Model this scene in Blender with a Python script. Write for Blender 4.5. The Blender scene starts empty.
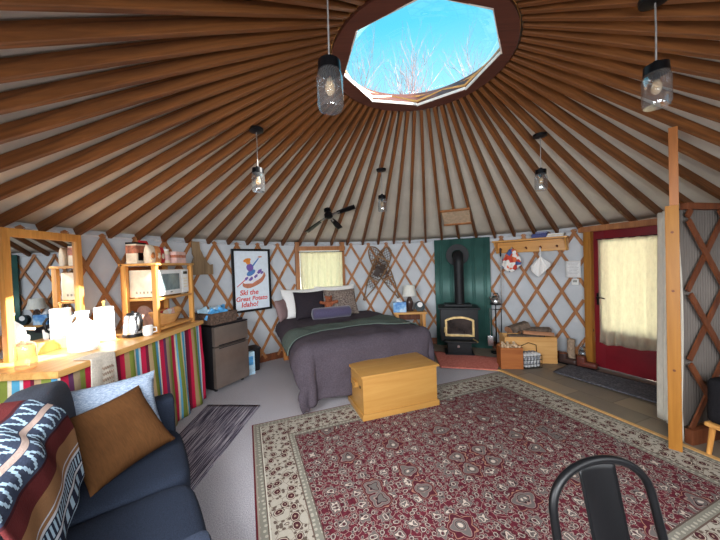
import bpy, bmesh, math, random
from mathutils import Vector, Matrix, noise as mnoise
PI = math.pi
random.seed(7)
scn = bpy.context.scene
COL = scn.collection

# ------------------------------------------------------------------ camera, world, sun, exposure
F_PX = 293.0
CAM_H = 1.5
_r, _p = math.radians(2.0), math.radians(-1.05)
fw = Vector((0, math.cos(_p), math.sin(_p)))
up0 = Vector((0, -math.sin(_p), math.cos(_p)))
rt = Vector((1, 0, 0)) * math.cos(_r) - up0 * math.sin(_r)
up = up0 * math.cos(_r) + Vector((1, 0, 0)) * math.sin(_r)
cd = bpy.data.cameras.new('camera')
cd.sensor_width = 36.0
cd.lens = F_PX / 720.0 * 36.0
cd.clip_start = 0.02
cam = bpy.data.objects.new('camera', cd)
COL.objects.link(cam)
cam.matrix_world = Matrix(((rt.x, up.x, -fw.x, 0), (rt.y, up.y, -fw.y, 0), (rt.z, up.z, -fw.z, CAM_H), (0, 0, 0, 1)))
scn.camera = cam

scn.view_settings.view_transform = 'Standard'
scn.view_settings.look = 'None'
scn.view_settings.gamma = 1.0
scn.view_settings.use_curve_mapping = False
scn.view_settings.exposure = 0.0
cy = scn.cycles
cy.max_bounces = 10
cy.diffuse_bounces = 6
cy.transparent_max_bounces = 16
cy.sample_clamp_indirect = 6.0
cy.use_denoising = True


def lin(c):
    out = []
    for v in c[:3]:
        v = v / 255.0
        out.append(v / 12.92 if v <= 0.04045 else ((v + 0.055) / 1.055) ** 2.4)
    return (*out, 1.0)


world = bpy.data.worlds.new('sky')
scn.world = world
world.use_nodes = True
wn = world.node_tree
wn.nodes.clear()
w_out = wn.nodes.new('ShaderNodeOutputWorld')
w_bg = wn.nodes.new('ShaderNodeBackground')
w_tc = wn.nodes.new('ShaderNodeTexCoord')
w_sep = wn.nodes.new('ShaderNodeSeparateXYZ')
w_rmp = wn.nodes.new('ShaderNodeValToRGB')
w_rmp.color_ramp.elements[0].position = 0.0
w_rmp.color_ramp.elements[0].color = lin((250, 250, 248))
w_rmp.color_ramp.elements[1].position = 0.9
w_rmp.color_ramp.elements[1].color = lin((105, 195, 238))
for pos, c in ((0.45, (160, 218, 238)), (0.62, (92, 204, 236))):
    e = w_rmp.color_ramp.elements.new(pos)
    e.color = lin(c)
w_bg.inputs['Strength'].default_value = 1.5
wn.links.new(w_tc.outputs['Generated'], w_sep.inputs[0])
wn.links.new(w_sep.outputs['Z'], w_rmp.inputs[0])
wn.links.new(w_rmp.outputs[0], w_bg.inputs['Color'])
wn.links.new(w_bg.outputs[0], w_out.inputs['Surface'])


def light(name, kind, loc, aim, energy, color=(1, 1, 1), size=None, size_y=None):
    l = bpy.data.lights.new(name, kind)
    l.energy = energy
    l.color = color
    o = bpy.data.objects.new(name, l)
    COL.objects.link(o)
    o.location = loc
    d = (Vector(aim) - Vector(loc))
    o.rotation_euler = d.to_track_quat('-Z', 'Y').to_euler()
    if kind == 'AREA':
        l.shape = 'RECTANGLE'
        l.size = size
        l.size_y = size_y or size
        l.spread = math.radians(142)
    return o


SUN_DIR = Vector((3.14, -0.03, 2.17)).normalized()
sun = light('sun', 'SUN', (8, -0.5, 7), Vector((8, -0.5, 7)) - SUN_DIR, 44.0, (1.0, 0.95, 0.86))
sun.data.angle = 0.009
# unseen fill lamps added behind the camera; the wall there has no windows
light('rear_fill_light', 'AREA', (-1.15, 0.10, 1.6), (0.0, 2.1, 0.0), 80, (0.93, 0.97, 1.0), 1.2, 0.9)
light('rear_fill_light', 'AREA', (0.5, -0.60, 1.65), (0.5, 2.3, 0.0), 74, (0.93, 0.97, 1.0), 1.2, 0.9)
light('rear_fill_light', 'AREA', (2.0, -0.05, 1.6), (0.8, 2.2, 0.0), 22, (0.93, 0.97, 1.0), 1.0, 0.9)

# ------------------------------------------------------------------ the yurt's measures
CX, CY, R, H = 0.517, 2.30, 3.173, 1.838
RR, HR = 0.673, 3.046
CEN = Vector((CX, CY, 0))


def pol(deg, r, z=0.0):
    a = math.radians(deg)
    return Vector((CX + r * math.cos(a), CY + r * math.sin(a), z))


def roof_z(r):                       # underside of the rafters
    return H + (R - r) * (HR - H) / (R - RR)


# ------------------------------------------------------------------ materials
class NT:
    def __init__(self, name):
        self.m = bpy.data.materials.new(name)
        self.m.use_nodes = True
        self.t = self.m.node_tree
        self.t.nodes.clear()
        self.out = self.n('ShaderNodeOutputMaterial')

    def n(self, typ, **kw):
        nd = self.t.nodes.new(typ)
        for k, v in kw.items():
            setattr(nd, k, v)
        return nd

    def l(self, a, b):
        self.t.links.new(a, b)

    def val(self, sock, v):
        if isinstance(v, (int, float)):
            sock.default_value = v
        elif isinstance(v, tuple):
            sock.default_value = v
        else:
            self.l(v, sock)

    def math(self, op, a, b=0.0, c=0.0):
        nd = self.n('ShaderNodeMath', operation=op)
        self.val(nd.inputs[0], a)
        self.val(nd.inputs[1], b)
        self.val(nd.inputs[2], c)
        return nd.outputs[0]

    def mix(self, f, a, b):
        nd = self.n('ShaderNodeMix', data_type='RGBA')
        self.val(nd.inputs[0], f)
        self.val(nd.inputs[6], a)
        self.val(nd.inputs[7], b)
        return nd.outputs[2]

    def ramp(self, f, stops, const=False):
        nd = self.n('ShaderNodeValToRGB')
        cr = nd.color_ramp
        if const:
            cr.interpolation = 'CONSTANT'
        while len(cr.elements) > 1:
            cr.elements.remove(cr.elements[-1])
        cr.elements[0].position = stops[0][0]
        cr.elements[0].color = lin(stops[0][1])
        for p, c in stops[1:]:
            e = cr.elements.new(p)
            e.color = lin(c)
        self.l(f, nd.inputs[0])
        return nd.outputs[0]

    def coord(self, kind='Object', scale=(1, 1, 1), rot=(0, 0, 0)):
        tc = self.n('ShaderNodeTexCoord')
        mp = self.n('ShaderNodeMapping')
        mp.inputs['Scale'].default_value = scale
        mp.inputs['Rotation'].default_value = rot
        self.l(tc.outputs[kind], mp.inputs[0])
        return mp.outputs[0]

    def noise(self, vec, scale, detail=3, rough=0.55, dist=0.0):
        nd = self.n('ShaderNodeTexNoise')
        nd.inputs['Scale'].default_value = scale
        nd.inputs['Detail'].default_value = detail
        nd.inputs['Roughness'].default_value = rough
        nd.inputs['Distortion'].default_value = dist
        self.l(vec, nd.inputs['Vector'])
        return nd.outputs['Fac']

    def vor(self, vec, scale, rnd=1.0, feature='F1', out='Distance', dim='3D'):
        nd = self.n('ShaderNodeTexVoronoi', feature=feature, voronoi_dimensions=dim)
        nd.inputs['Scale'].default_value = scale
        nd.inputs['Randomness'].default_value = rnd
        self.l(vec, nd.inputs['Vector'])
        return nd.outputs[out]

    def bsdf(self, color, rough=0.6, metal=0.0, bump=None, bstr=0.3, spec=0.4, **kw):
        p = self.n('ShaderNodeBsdfPrincipled')
        self.val(p.inputs['Base Color'], color)
        self.val(p.inputs['Roughness'], rough)
        self.val(p.inputs['Metallic'], metal)
        p.inputs['Specular IOR Level'].default_value = spec
        for k, v in kw.items():
            self.val(p.inputs[k], v)
        if bump is not None:
            b = self.n('ShaderNodeBump')
            b.inputs['Strength'].default_value = bstr
            b.inputs['Distance'].default_value = 0.01
            self.l(bump, b.inputs['Height'])
            self.l(b.outputs[0], p.inputs['Normal'])
        self.l(p.outputs[0], self.out.inputs['Surface'])
        return p


def plain(name, c, rough=0.6, metal=0.0, var=0.12, scale=20, spec=0.4, bstr=0.0):
    t = NT(name)
    nz = t.noise(t.coord(), scale)
    d = tuple(max(0, v * (1 - var)) for v in c)
    u = tuple(min(255, v * (1 + var)) for v in c)
    col = t.ramp(nz, ((0.3, d), (0.7, u)))
    t.bsdf(col, rough, metal, bump=nz if bstr else None, bstr=bstr, spec=spec)
    return t.m


def wood(name, dark, light_, axis=0, scale=6, rough=0.5, knots=True):
    t = NT(name)
    s = [scale * 2.2] * 3
    s[axis] = scale * 0.14
    v = t.coord(scale=tuple(s))
    n1 = t.noise(v, 1.6, 5, 0.6, 1.0)
    col = t.ramp(n1, ((0.28, dark), (0.72, light_)))
    if knots:
        s2 = [4.0] * 3
        s2[axis] = 2.2
        kv = t.vor(t.coord(scale=tuple(s2)), 1.0)
        k = t.ramp(kv, ((0.0, (255, 255, 255)), (0.03, (255, 255, 255)), (0.06, (0, 0, 0))))
        kd = tuple(x * 0.45 for x in dark)
        col = t.mix(k, col, lin(kd))
    t.bsdf(col, rough, bump=n1, bstr=0.12, spec=0.35)
    return t.m


def fabric(name, c, var=0.15, scale=180, rough=0.95, fold=6.0, bstr=0.25, sheen=0.0):
    t = NT(name)
    v = t.coord()
    n1 = t.noise(v, scale, 2)
    n2 = t.noise(v, fold, 3)
    d = tuple(max(0, x * (1 - var)) for x in c)
    u = tuple(min(255, x * (1 + var)) for x in c)
    col = t.ramp(n1, ((0.3, d), (0.7, u)))
    h = t.math('ADD', t.math('MULTIPLY', n1, 0.25), n2)
    t.bsdf(col, rough, bump=h, bstr=bstr, spec=0.15, **({'Sheen Weight': sheen} if sheen else {}))
    return t.m


def cloth_lit(name, c, trans=0.5, scale=60):
    """thin cloth that lets daylight through"""
    t = NT(name)
    v = t.coord(scale=(1, 1, 0.25))
    n1 = t.noise(v, scale, 2)
    col = t.ramp(n1, ((0.25, tuple(x * 0.93 for x in c)), (0.75, c)))
    d = t.n('ShaderNodeBsdfDiffuse')
    r = t.n('ShaderNodeBsdfTranslucent')
    mx = t.n('ShaderNodeMixShader')
    mx.inputs[0].default_value = trans
    t.l(col, d.inputs[0])
    t.l(col, r.inputs[0])
    t.l(d.outputs[0], mx.inputs[1])
    t.l(r.outputs[0], mx.inputs[2])
    t.l(mx.outputs[0], t.out.inputs['Surface'])
    return t.m


def clear(name, tint=(250, 252, 255), refl=0.12, rough=0.02, milky=0.0, mc=(240, 245, 250)):
    """thin clear glass or plastic"""
    t = NT(name)
    tr = t.n('ShaderNodeBsdfTransparent')
    tr.inputs[0].default_value = lin(tint)
    gl = t.n('ShaderNodeBsdfGlossy')
    gl.inputs['Roughness'].default_value = rough
    lw = t.n('ShaderNodeLayerWeight')
    lw.inputs['Blend'].default_value = 0.35
    f = t.math('ADD', t.math('MULTIPLY', lw.outputs['Facing'], 0.55), refl * 0.4)
    mx = t.n('ShaderNodeMixShader')
    t.l(f, mx.inputs[0])
    t.l(tr.outputs[0], mx.inputs[1])
    t.l(gl.outputs[0], mx.inputs[2])
    fin = mx
    if milky:
        df = t.n('ShaderNodeBsdfDiffuse')
        df.inputs[0].default_value = lin(mc)
        m2 = t.n('ShaderNodeMixShader')
        m2.inputs[0].default_value = milky
        t.l(mx.outputs[0], m2.inputs[1])
        t.l(df.outputs[0], m2.inputs[2])
        fin = m2
    t.l(fin.outputs[0], t.out.inputs['Surface'])
    return t.m


MAT = {}
MAT['rafter'] = wood('rafter_wood', (72, 41, 21), (142, 88, 46), 0, 7, 0.45)
MAT['ring'] = wood('ring_wood', (74, 38, 28), (104, 58, 44), 0, 5, 0.5)
MAT['pine'] = wood('pine_wood', (186, 128, 66), (226, 172, 100), 0, 6, 0.42)
MAT['pine_z'] = wood('pine_wood_upright', (178, 118, 56), (218, 160, 86), 2, 6, 0.42)
MAT['pine_y'] = wood('pine_wood_lengthwise', (196, 140, 76), (232, 182, 112), 1, 6, 0.35)
MAT['chest'] = wood('chest_wood', (160, 114, 56), (176, 132, 70), 0, 4, 0.4, False)
MAT['lattice'] = wood('lattice_wood', (138, 88, 54), (184, 126, 80), 2, 5, 0.55, False)
MAT['post'] = wood('post_wood', (148, 95, 33), (174, 118, 48), 2, 5, 0.5)
MAT['post_dark'] = wood('upper_post_wood', (140, 84, 42), (178, 112, 58), 2, 5, 0.5)
MAT['darkwood'] = wood('dark_wood', (86, 46, 28), (128, 72, 42), 2, 5, 0.55)
MAT['bedwood'] = wood('bed_wood', (170, 104, 54), (206, 138, 76), 1, 5, 0.5)
MAT['crate'] = wood('crate_wood', (138, 76, 36), (172, 104, 54), 0, 6, 0.5)
MAT['boxwood'] = wood('box_wood', (196, 142, 82), (224, 176, 114), 0, 4, 0.5)
MAT['strip'] = wood('strip_wood', (176, 132, 78), (206, 164, 104), 0, 6, 0.5, False)
MAT['idaho'] = wood('plaque_wood', (116, 94, 70), (158, 132, 100), 2, 8, 0.7)
MAT['black'] = plain('black_metal', (20, 20, 23), 0.38, 0.6, 0.1)
MAT['stove'] = plain('stove_iron', (26, 27, 30), 0.55, 0.3, 0.15)
MAT['gold'] = plain('gold_trim', (222, 192, 136), 0.35, 0.8, 0.1)
MAT['steel'] = plain('brushed_steel', (190, 190, 192), 0.25, 0.95, 0.06, 8)
MAT['fridge_door'] = plain('dark_steel', (146, 131, 122), 0.34, 0.65, 0.06, 4)
MAT['fridge_body'] = plain('fridge_black', (26, 24, 27), 0.5, 0.0, 0.1)
MAT['white'] = plain('white_plastic', (236, 236, 234), 0.4, 0, 0.03)
MAT['cream'] = plain('cream_enamel', (226, 214, 190), 0.5, 0, 0.04)
MAT['paper'] = plain('white_paper', (232, 232, 232), 0.9, 0, 0.04)
MAT['chairmetal'] = plain('chair_black', (10, 10, 12), 0.42, 0.2, 0.1, 20, 0.3)
MAT['redpaint'] = plain('red_paint', (120, 18, 32), 0.5, 0, 0.08, 4)
MAT['dred'] = plain('dark_red_paint', (90, 14, 26), 0.5, 0, 0.08, 4)
MAT['linen'] = fabric('white_linen', (236, 234, 232), 0.04, 140)
MAT['duvet'] = fabric('grey_duvet', (72, 64, 71), 0.1, 90, 0.9, 9.0, 0.4)
MAT['throw'] = fabric('green_throw', (86, 96, 90), 0.12, 90, 0.95, 9.0, 0.35)
MAT['mattress'] = fabric('mattress_ticking', (214, 212, 210), 0.05)
MAT['sofa'] = fabric('sofa_fabric', (33, 39, 52), 0.2, 240, 0.95, 7.0, 0.3)
MAT['sofa_back'] = fabric('sofa_back_fabric', (58, 62, 72), 0.16, 240, 0.95, 7.0, 0.3)
MAT['brown_pillow'] = fabric('brown_corduroy', (140, 92, 44), 0.1, 110, 0.9, 8.0, 0.35)
MAT['dark_pillow'] = fabric('charcoal_pillow', (46, 40, 46), 0.15, 90, 0.85)
MAT['bolster'] = fabric('purple_bolster', (78, 72, 100), 0.1, 90, 0.6, 8.0, 0.2, 0.5)
MAT['bear'] = fabric('bear_plush', (140, 82, 58), 0.25, 120, 1.0)
MAT['bag'] = fabric('black_bag', (26, 25, 28), 0.2, 90, 0.8)
MAT['towel'] = fabric('canvas_towel', (206, 196, 182), 0.06, 120)
MAT['whitecurtain'] = cloth_lit('white_curtain', (242, 236, 222), 0.15)
MAT['glowcurtain'] = cloth_lit('cream_curtain', (250, 246, 226), 0.75)
MAT['doorcurtain'] = cloth_lit('door_curtain', (252, 247, 230), 0.8)
MAT['jar'] = clear('jar_glass', (240, 246, 250), 0.2, 0.02, 0.03)
MAT['pane'] = clear('window_glass', (246, 250, 250), 0.1)
MAT['dome'] = clear('dome_acrylic', (250, 253, 255), 0.02)
MAT['jug'] = clear('jug_glass', (226, 236, 240), 0.3, 0.04, 0.35)
MAT['soap'] = clear('soap_plastic', (252, 236, 216), 0.2, 0.05, 0.15, (240, 214, 186))
MAT['stoveglass'] = plain('stove_glass', (44, 38, 36), 0.12, 0.0, 0.5, 6, 0.6)
MAT['bulb'] = clear('bulb_glass', (255, 236, 208), 0.2, 0.05, 0.25, (255, 226, 190))


def mirror_mat():
    t = NT('mirror_silver')
    g = t.n('ShaderNodeBsdfGlossy')
    g.inputs[0].default_value = (0.78, 0.8, 0.82, 1)
    g.inputs['Roughness'].default_value = 0.01
    t.l(g.outputs[0], t.out.inputs['Surface'])
    return t.m


MAT['mirror'] = mirror_mat()


def liner_mat(name, c):
    t = NT(name)
    v = t.coord()
    n1 = t.noise(v, 2.2, 4, 0.6, 0.6)
    n2 = t.noise(v, 9, 3)
    col = t.ramp(n1, ((0.3, tuple(x * 0.95 for x in c)), (0.7, tuple(min(255, x * 1.03) for x in c))))
    t.bsdf(col, 0.9, bump=t.math('ADD', n1, t.math('MULTIPLY', n2, 0.3)), bstr=0.35, spec=0.1)
    return t.m


MAT['liner'] = liner_mat('roof_liner', (208, 199, 184))
MAT['wallcloth'] = liner_mat('wall_liner', (200, 204, 209))
MAT['corrugated'] = liner_mat('pale_panel', (122, 114, 108))


def carpet_mat():
    t = NT('grey_carpet')
    v = t.coord()
    n1 = t.noise(v, 150, 2)
    n2 = t.noise(v, 3, 2)
    c = t.ramp(n1, ((0.3, (142, 138, 143)), (0.7, (194, 190, 195))))
    c = t.mix(t.math('MULTIPLY', n2, 0.25), c, lin((140, 134, 140)))
    t.bsdf(c, 1.0, bump=n1, bstr=0.5, spec=0.05)
    return t.m


def tile_mat():
    t = NT('slate_tile')
    v = t.coord(rot=(0, 0, math.radians(69)))
    b = t.n('ShaderNodeTexBrick')
    b.offset = 0.5
    b.inputs['Scale'].default_value = 1.0
    b.inputs['Brick Width'].default_value = 0.62
    b.inputs['Row Height'].default_value = 0.31
    b.inputs['Mortar Size'].default_value = 0.006
    b.inputs['Color1'].default_value = lin((138, 122, 104))
    b.inputs['Color2'].default_value = lin((92, 86, 82))
    b.inputs['Mortar'].default_value = lin((66, 60, 56))
    t.l(v, b.inputs['Vector'])
    n1 = t.noise(t.coord(), 5, 5, 0.65, 0.8)
    c = t.mix(t.math('MULTIPLY', n1, 0.8), b.outputs['Color'], lin((128, 112, 92)))
    t.bsdf(c, 0.55, bump=n1, bstr=0.15, spec=0.4)
    return t.m


def rug_mat(L, W):
    t = NT('persian_rug')
    tc = t.n('ShaderNodeTexCoord')
    sp = t.n('ShaderNodeSeparateXYZ')
    t.l(tc.outputs['Object'], sp.inputs[0])
    X, Y = sp.outputs[0], sp.outputs[1]
    ax = t.math('ABSOLUTE', t.math('SUBTRACT', X, L / 2))
    ay = t.math('ABSOLUTE', t.math('SUBTRACT', Y, W / 2))
    d = t.math('MINIMUM', t.math('SUBTRACT', L / 2, ax), t.math('SUBTRACT', W / 2, ay))
    cb = t.n('ShaderNodeCombineXYZ')
    t.l(ax, cb.inputs[0])
    t.l(ay, cb.inputs[1])
    P = cb.outputs[0]
    wob = t.n('ShaderNodeTexNoise')
    wob.inputs['Scale'].default_value = 9
    t.l(P, wob.inputs['Vector'])
    va = t.n('ShaderNodeVectorMath', operation='MULTIPLY_ADD')
    t.l(wob.outputs['Color'], va.inputs[0])
    va.inputs[1].default_value = (0.05, 0.05, 0)
    t.l(P, va.inputs[2])
    PW = va.outputs[0]
    maroon, red, cream, grey, tan = (72, 16, 30), (98, 26, 40), (192, 176, 162), (136, 132, 124), (160, 128, 102)
    # scrolling vines, small blossoms, rosettes, large medallions on the red field
    pinkish, sage, dark = (148, 124, 116), (98, 94, 90), (40, 20, 26)
    base = t.ramp(t.noise(P, 45, 2), ((0.35, maroon), (0.65, red)))
    v1 = t.vor(PW, 19, 1.0, 'DISTANCE_TO_EDGE', dim='2D')
    c = t.mix(t.math('LESS_THAN', v1, 0.03), base, lin(pinkish))
    sm = t.vor(PW, 31, 0.85, dim='2D')
    for lim, cc in ((0.28, pinkish), (0.21, sage), (0.10, dark)):
        c = t.mix(t.math('LESS_THAN', sm, lim), c, lin(cc))
    s2 = t.vor(PW, 17, 0.7, dim='2D')
    for lim, cc in ((0.27, dark), (0.235, cream), (0.19, sage), (0.10, maroon)):
        c = t.mix(t.math('LESS_THAN', s2, lim), c, lin(cc))
    pr = t.math('MULTIPLY', t.math('SUBTRACT', t.vor(P, 30, 0.4, dim='2D'), 0.3), 0.22)
    ro = t.math('ADD', t.vor(P, 7.5, 0.6, dim='2D'), pr)
    for lim, cc in ((0.33, maroon), (0.29, pinkish), (0.265, sage), (0.19, dark), (0.165, cream), (0.11, sage), (0.05, maroon)):
        c = t.mix(t.math('LESS_THAN', ro, lim), c, lin(cc))
    big = t.vor(P, 2.5, 0.3, dim='2D')
    pet = t.math('ADD', big, t.math('MULTIPLY', t.math('SUBTRACT', t.vor(P, 13, 0.3, dim='2D'), 0.3), 0.13))
    for lim, cc in ((0.215, maroon), (0.20, (150, 110, 92)), (0.188, maroon), (0.15, pinkish), (0.14, sage), (0.10, pinkish), (0.09, dark), (0.075, sage), (0.03, cream)):
        c = t.mix(t.math('LESS_THAN', pet, lim), c, lin(cc))
    # border bands
    bcol = t.mix(t.noise(P, 30, 2), lin((180, 174, 160)), lin((164, 156, 142)))
    bv = t.vor(PW, 17, 1.0, 'DISTANCE_TO_EDGE', dim='2D')
    bcol = t.mix(t.math('LESS_THAN', bv, 0.03), bcol, lin((128, 116, 100)))
    b2 = t.vor(PW, 24, 0.9, dim='2D')
    bcol = t.mix(t.math('LESS_THAN', b2, 0.24), bcol, lin((92, 80, 70)))
    bf = t.vor(PW, 11.5, 0.7, dim='2D')
    for lim, cc in ((0.33, (70, 54, 50)), (0.28, (188, 176, 158)), (0.23, (66, 26, 32)), (0.07, (150, 130, 112))):
        bcol = t.mix(t.math('LESS_THAN', bf, lim), bcol, lin(cc))
    sv = t.vor(P, 30, 0.3, dim='2D')
    g1 = t.mix(t.math('LESS_THAN', sv, 0.28), lin((128, 126, 114)), lin((172, 166, 150)))
    stops = [(0.012, lin((96, 22, 34))), (0.022, lin((150, 142, 128))), (0.065, g1), (0.072, lin((92, 78, 68))),
             (0.08, lin((200, 194, 178)))]
    # d increases inward: pick the band from the inside out
    col = c
    col = t.mix(t.math('LESS_THAN', d, 0.355), col, lin((84, 70, 62)))
    col = t.mix(t.math('LESS_THAN', d, 0.347), col, g1)
    col = t.mix(t.math('LESS_THAN', d, 0.305), col, lin((96, 80, 70)))
    col = t.mix(t.math('LESS_THAN', d, 0.297), col, bcol)
    for lim, cc in reversed(stops):
        col = t.mix(t.math('LESS_THAN', d, lim), col, cc)
    n1 = t.noise(tc.outputs['Object'], 220, 2)
    col = t.mix(t.math('MULTIPLY', n1, 0.42), col, lin((72, 50, 52)))
    t.bsdf(col, 0.95, bump=n1, bstr=0.3, spec=0.1)
    return t.m


def uv_bands(name, stops, axis='v', rough=0.95, repeat=1.0, weave=120, trans=0.0):
    t = NT(name)
    uv = t.n('ShaderNodeUVMap')
    sp = t.n('ShaderNodeSeparateXYZ')
    t.l(uv.outputs[0], sp.inputs[0])
    s = sp.outputs[1 if axis == 'v' else 0]
    if repeat != 1.0:
        s = t.math('FRACT', t.math('MULTIPLY', s, repeat))
    col = t.ramp(s, stops, True)
    n1 = t.noise(t.coord(), weave, 2)
    col = t.mix(t.math('MULTIPLY', n1, 0.22), col, lin((60, 56, 56)))
    t.bsdf(col, rough, bump=n1, bstr=0.25, spec=0.1)
    return t.m


# ------------------------------------------------------------------ mesh builder
class B:
    def __init__(self):
        self.bm = bmesh.new()
        self.uv = None

    def _xf(self, verts, M):
        if M is not None:
            for v in verts:
                v.co = M @ v.co

    def box(self, c, s, bev=0.0, M=None, seg=2):
        t = bmesh.new()
        bmesh.ops.create_cube(t, size=1.0)
        for v in t.verts:
            v.co = Vector((v.co.x * s[0], v.co.y * s[1], v.co.z * s[2]))
        if bev > 0:
            bmesh.ops.bevel(t, geom=t.edges[:], offset=bev, segments=seg, profile=0.7, affect='EDGES')
        for v in t.verts:
            v.co += Vector(c)
        self._xf(t.verts, M)
        self.join(t)
        return self

    def join(self, t):
        vs = [self.bm.verts.new(v.co) for v in t.verts]
        t.verts.index_update()
        for f in t.faces:
            try:
                self.bm.faces.new([vs[v.index] for v in f.verts])
            except ValueError:
                pass
        t.free()

    def cyl(self, p0, p1, r0, r1=None, seg=16, cap=True):
        p0, p1 = Vector(p0), Vector(p1)
        r1 = r0 if r1 is None else r1
        q = (p1 - p0).to_track_quat('Z', 'Y')
        rings = []
        for p, r in ((p0, r0), (p1, r1)):
            rings.append([self.bm.verts.new(p + q @ Vector((r * math.cos(2 * PI * k / seg), r * math.sin(2 * PI * k / seg), 0))) for k in range(seg)])
        for k in range(seg):
            self.bm.faces.new((rings[0][k], rings[0][(k + 1) % seg], rings[1][(k + 1) % seg], rings[1][k]))
        if cap:
            self.bm.faces.new(rings[0][::-1])
            self.bm.faces.new(rings[1])
        return self

    def lathe(self, prof, seg=24, c=(0, 0, 0), M=None):
        c = Vector(c)
        rings = []
        for r, z in prof:
            if r < 1e-6:
                rings.append([self.bm.verts.new(c + Vector((0, 0, z)))])
            else:
                rings.append([self.bm.verts.new(c + Vector((r * math.cos(2 * PI * k / seg), r * math.sin(2 * PI * k / seg), z))) for k in range(seg)])
        for a, b in zip(rings, rings[1:]):
            for k in range(seg):
                k2 = (k + 1) % seg
                if len(a) == 1 and len(b) == 1:
                    continue
                if len(a) == 1:
                    self.bm.faces.new((a[0], b[k2], b[k]))
                elif len(b) == 1:
                    self.bm.faces.new((a[k], a[k2], b[0]))
                else:
                    self.bm.faces.new((a[k], a[k2], b[k2], b[k]))
        if M is not None:
            for rg in rings:
                self._xf(rg, M)
        return self

    def tube(self, pts, r, seg=8, cap=True):
        pts = [Vector(p) for p in pts]
        rs = r if isinstance(r, (list, tuple)) else [r] * len(pts)
        rings = []
        prev = None
        for i, p in enumerate(pts):
            d = (pts[min(i + 1, len(pts) - 1)] - pts[max(i - 1, 0)]).normalized()
            if prev is None:
                a = Vector((0, 0, 1)) if abs(d.z) < 0.9 else Vector((1, 0, 0))
                n = d.cross(a).normalized()
            else:
                n = (prev - d * prev.dot(d)).normalized()
            prev = n
            b = d.cross(n)
            rings.append([self.bm.verts.new(p + (n * math.cos(2 * PI * k / seg) + b * math.sin(2 * PI * k / seg)) * rs[i]) for k in range(seg)])
        for a, b in zip(rings, rings[1:]):
            for k in range(seg):
                self.bm.faces.new((a[k], a[(k + 1) % seg], b[(k + 1) % seg], b[k]))
        if cap:
            self.bm.faces.new(rings[0][::-1])
            self.bm.faces.new(rings[-1])
        return self

    def sphere(self, c, r, seg=16, M=None):
        t = bmesh.new()
        bmesh.ops.create_uvsphere(t, u_segments=seg, v_segments=max(6, seg // 2), radius=1.0)
        rr = r if isinstance(r, (tuple, list)) else (r, r, r)
        for v in t.verts:
            v.co = Vector((v.co.x * rr[0], v.co.y * rr[1], v.co.z * rr[2])) + Vector(c)
        self._xf(t.verts, M)
        self.join(t)
        return self

    def prism(self, poly, z0, z1, M=None):
        a = [self.bm.verts.new((x, y, z0)) for x, y in poly]
        b = [self.bm.verts.new((x, y, z1)) for x, y in poly]
        n = len(poly)
        for k in range(n):
            self.bm.faces.new((a[k], a[(k + 1) % n], b[(k + 1) % n], b[k]))
        self.bm.faces.new(a[::-1])
        self.bm.faces.new(b)
        if M is not None:
            self._xf(a + b, M)
        return self

    def grid(self, fn, nu, nv, thick=0.0):
        """fn(u, v) in 0..1 -> point; carries UV"""
        uvl = self.bm.loops.layers.uv.verify()
        g = [[self.bm.verts.new(fn(i / nu, j / nv)) for j in range(nv + 1)] for i in range(nu + 1)]
        for i in range(nu):
            for j in range(nv):
                f = self.bm.faces.new((g[i][j], g[i + 1][j], g[i + 1][j + 1], g[i][j + 1]))
                for lp, (a, b) in zip(f.loops, ((i, j), (i + 1, j), (i + 1, j + 1), (i, j + 1))):
                    lp[uvl].uv = (a / nu, b / nv)
        return self

    def beam(self, p0, p1, w, h, upv=(0, 0, 1)):
        """rectangular bar between two points: w across, h along 'up'"""
        p0, p1 = Vector(p0), Vector(p1)
        d = (p1 - p0).normalized()
        s = d.cross(Vector(upv)).normalized()
        u = s.cross(d).normalized()
        vs = []
        for p in (p0, p1):
            for a, b in ((-1, -1), (1, -1), (1, 1), (-1, 1)):
                vs.append(self.bm.verts.new(p + s * (a * w / 2) + u * (b * h / 2)))
        for f in ((3, 2, 1, 0), (4, 5, 6, 7), (0, 1, 5, 4), (1, 2, 6, 5), (2, 3, 7, 6), (3, 0, 4, 7)):
            self.bm.faces.new([vs[k] for k in f])
        return self

    def build(self, name, m, parent=None, smooth=40, loc=None, fix=True):
        if fix:
            bmesh.ops.recalc_face_normals(self.bm, faces=self.bm.faces[:])
        me = bpy.data.meshes.new(name)
        self.bm.to_mesh(me)
        self.bm.free()
        me.materials.append(MAT[m] if isinstance(m, str) else m)
        if smooth:
            me.shade_smooth()
            me.set_sharp_from_angle(angle=math.radians(smooth))
        o = bpy.data.objects.new(name, me)
        COL.objects.link(o)
        if parent:
            o.parent = parent
        if loc is not None:
            o.location = loc
        return o


def solidify(o, t, off=0.0):
    md = o.modifiers.new('thickness', 'SOLIDIFY')
    md.thickness = t
    md.offset = off
    return o


def subsurf(o, n=1):
    md = o.modifiers.new('smooth', 'SUBSURF')
    md.levels = n
    md.render_levels = n
    return o


def thing(name, label, cat, loc=(0, 0, 0), rot=0.0, group=None, M=None):
    o = bpy.data.objects.new(name, None)
    o.empty_display_size = 0.1
    COL.objects.link(o)
    if M is not None:
        o.matrix_world = M
    else:
        o.location = loc
        o.rotation_euler = (0, 0, rot)
    o['label'] = label
    o['category'] = cat
    if group:
        o['group'] = group
    return o


def tag(o, label, cat, group=None):
    o['label'] = label
    o['category'] = cat
    if group:
        o['group'] = group
    return o


def struct(o, label=None):
    o['kind'] = 'structure'
    if label:
        o['label'] = label
    return o


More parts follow.
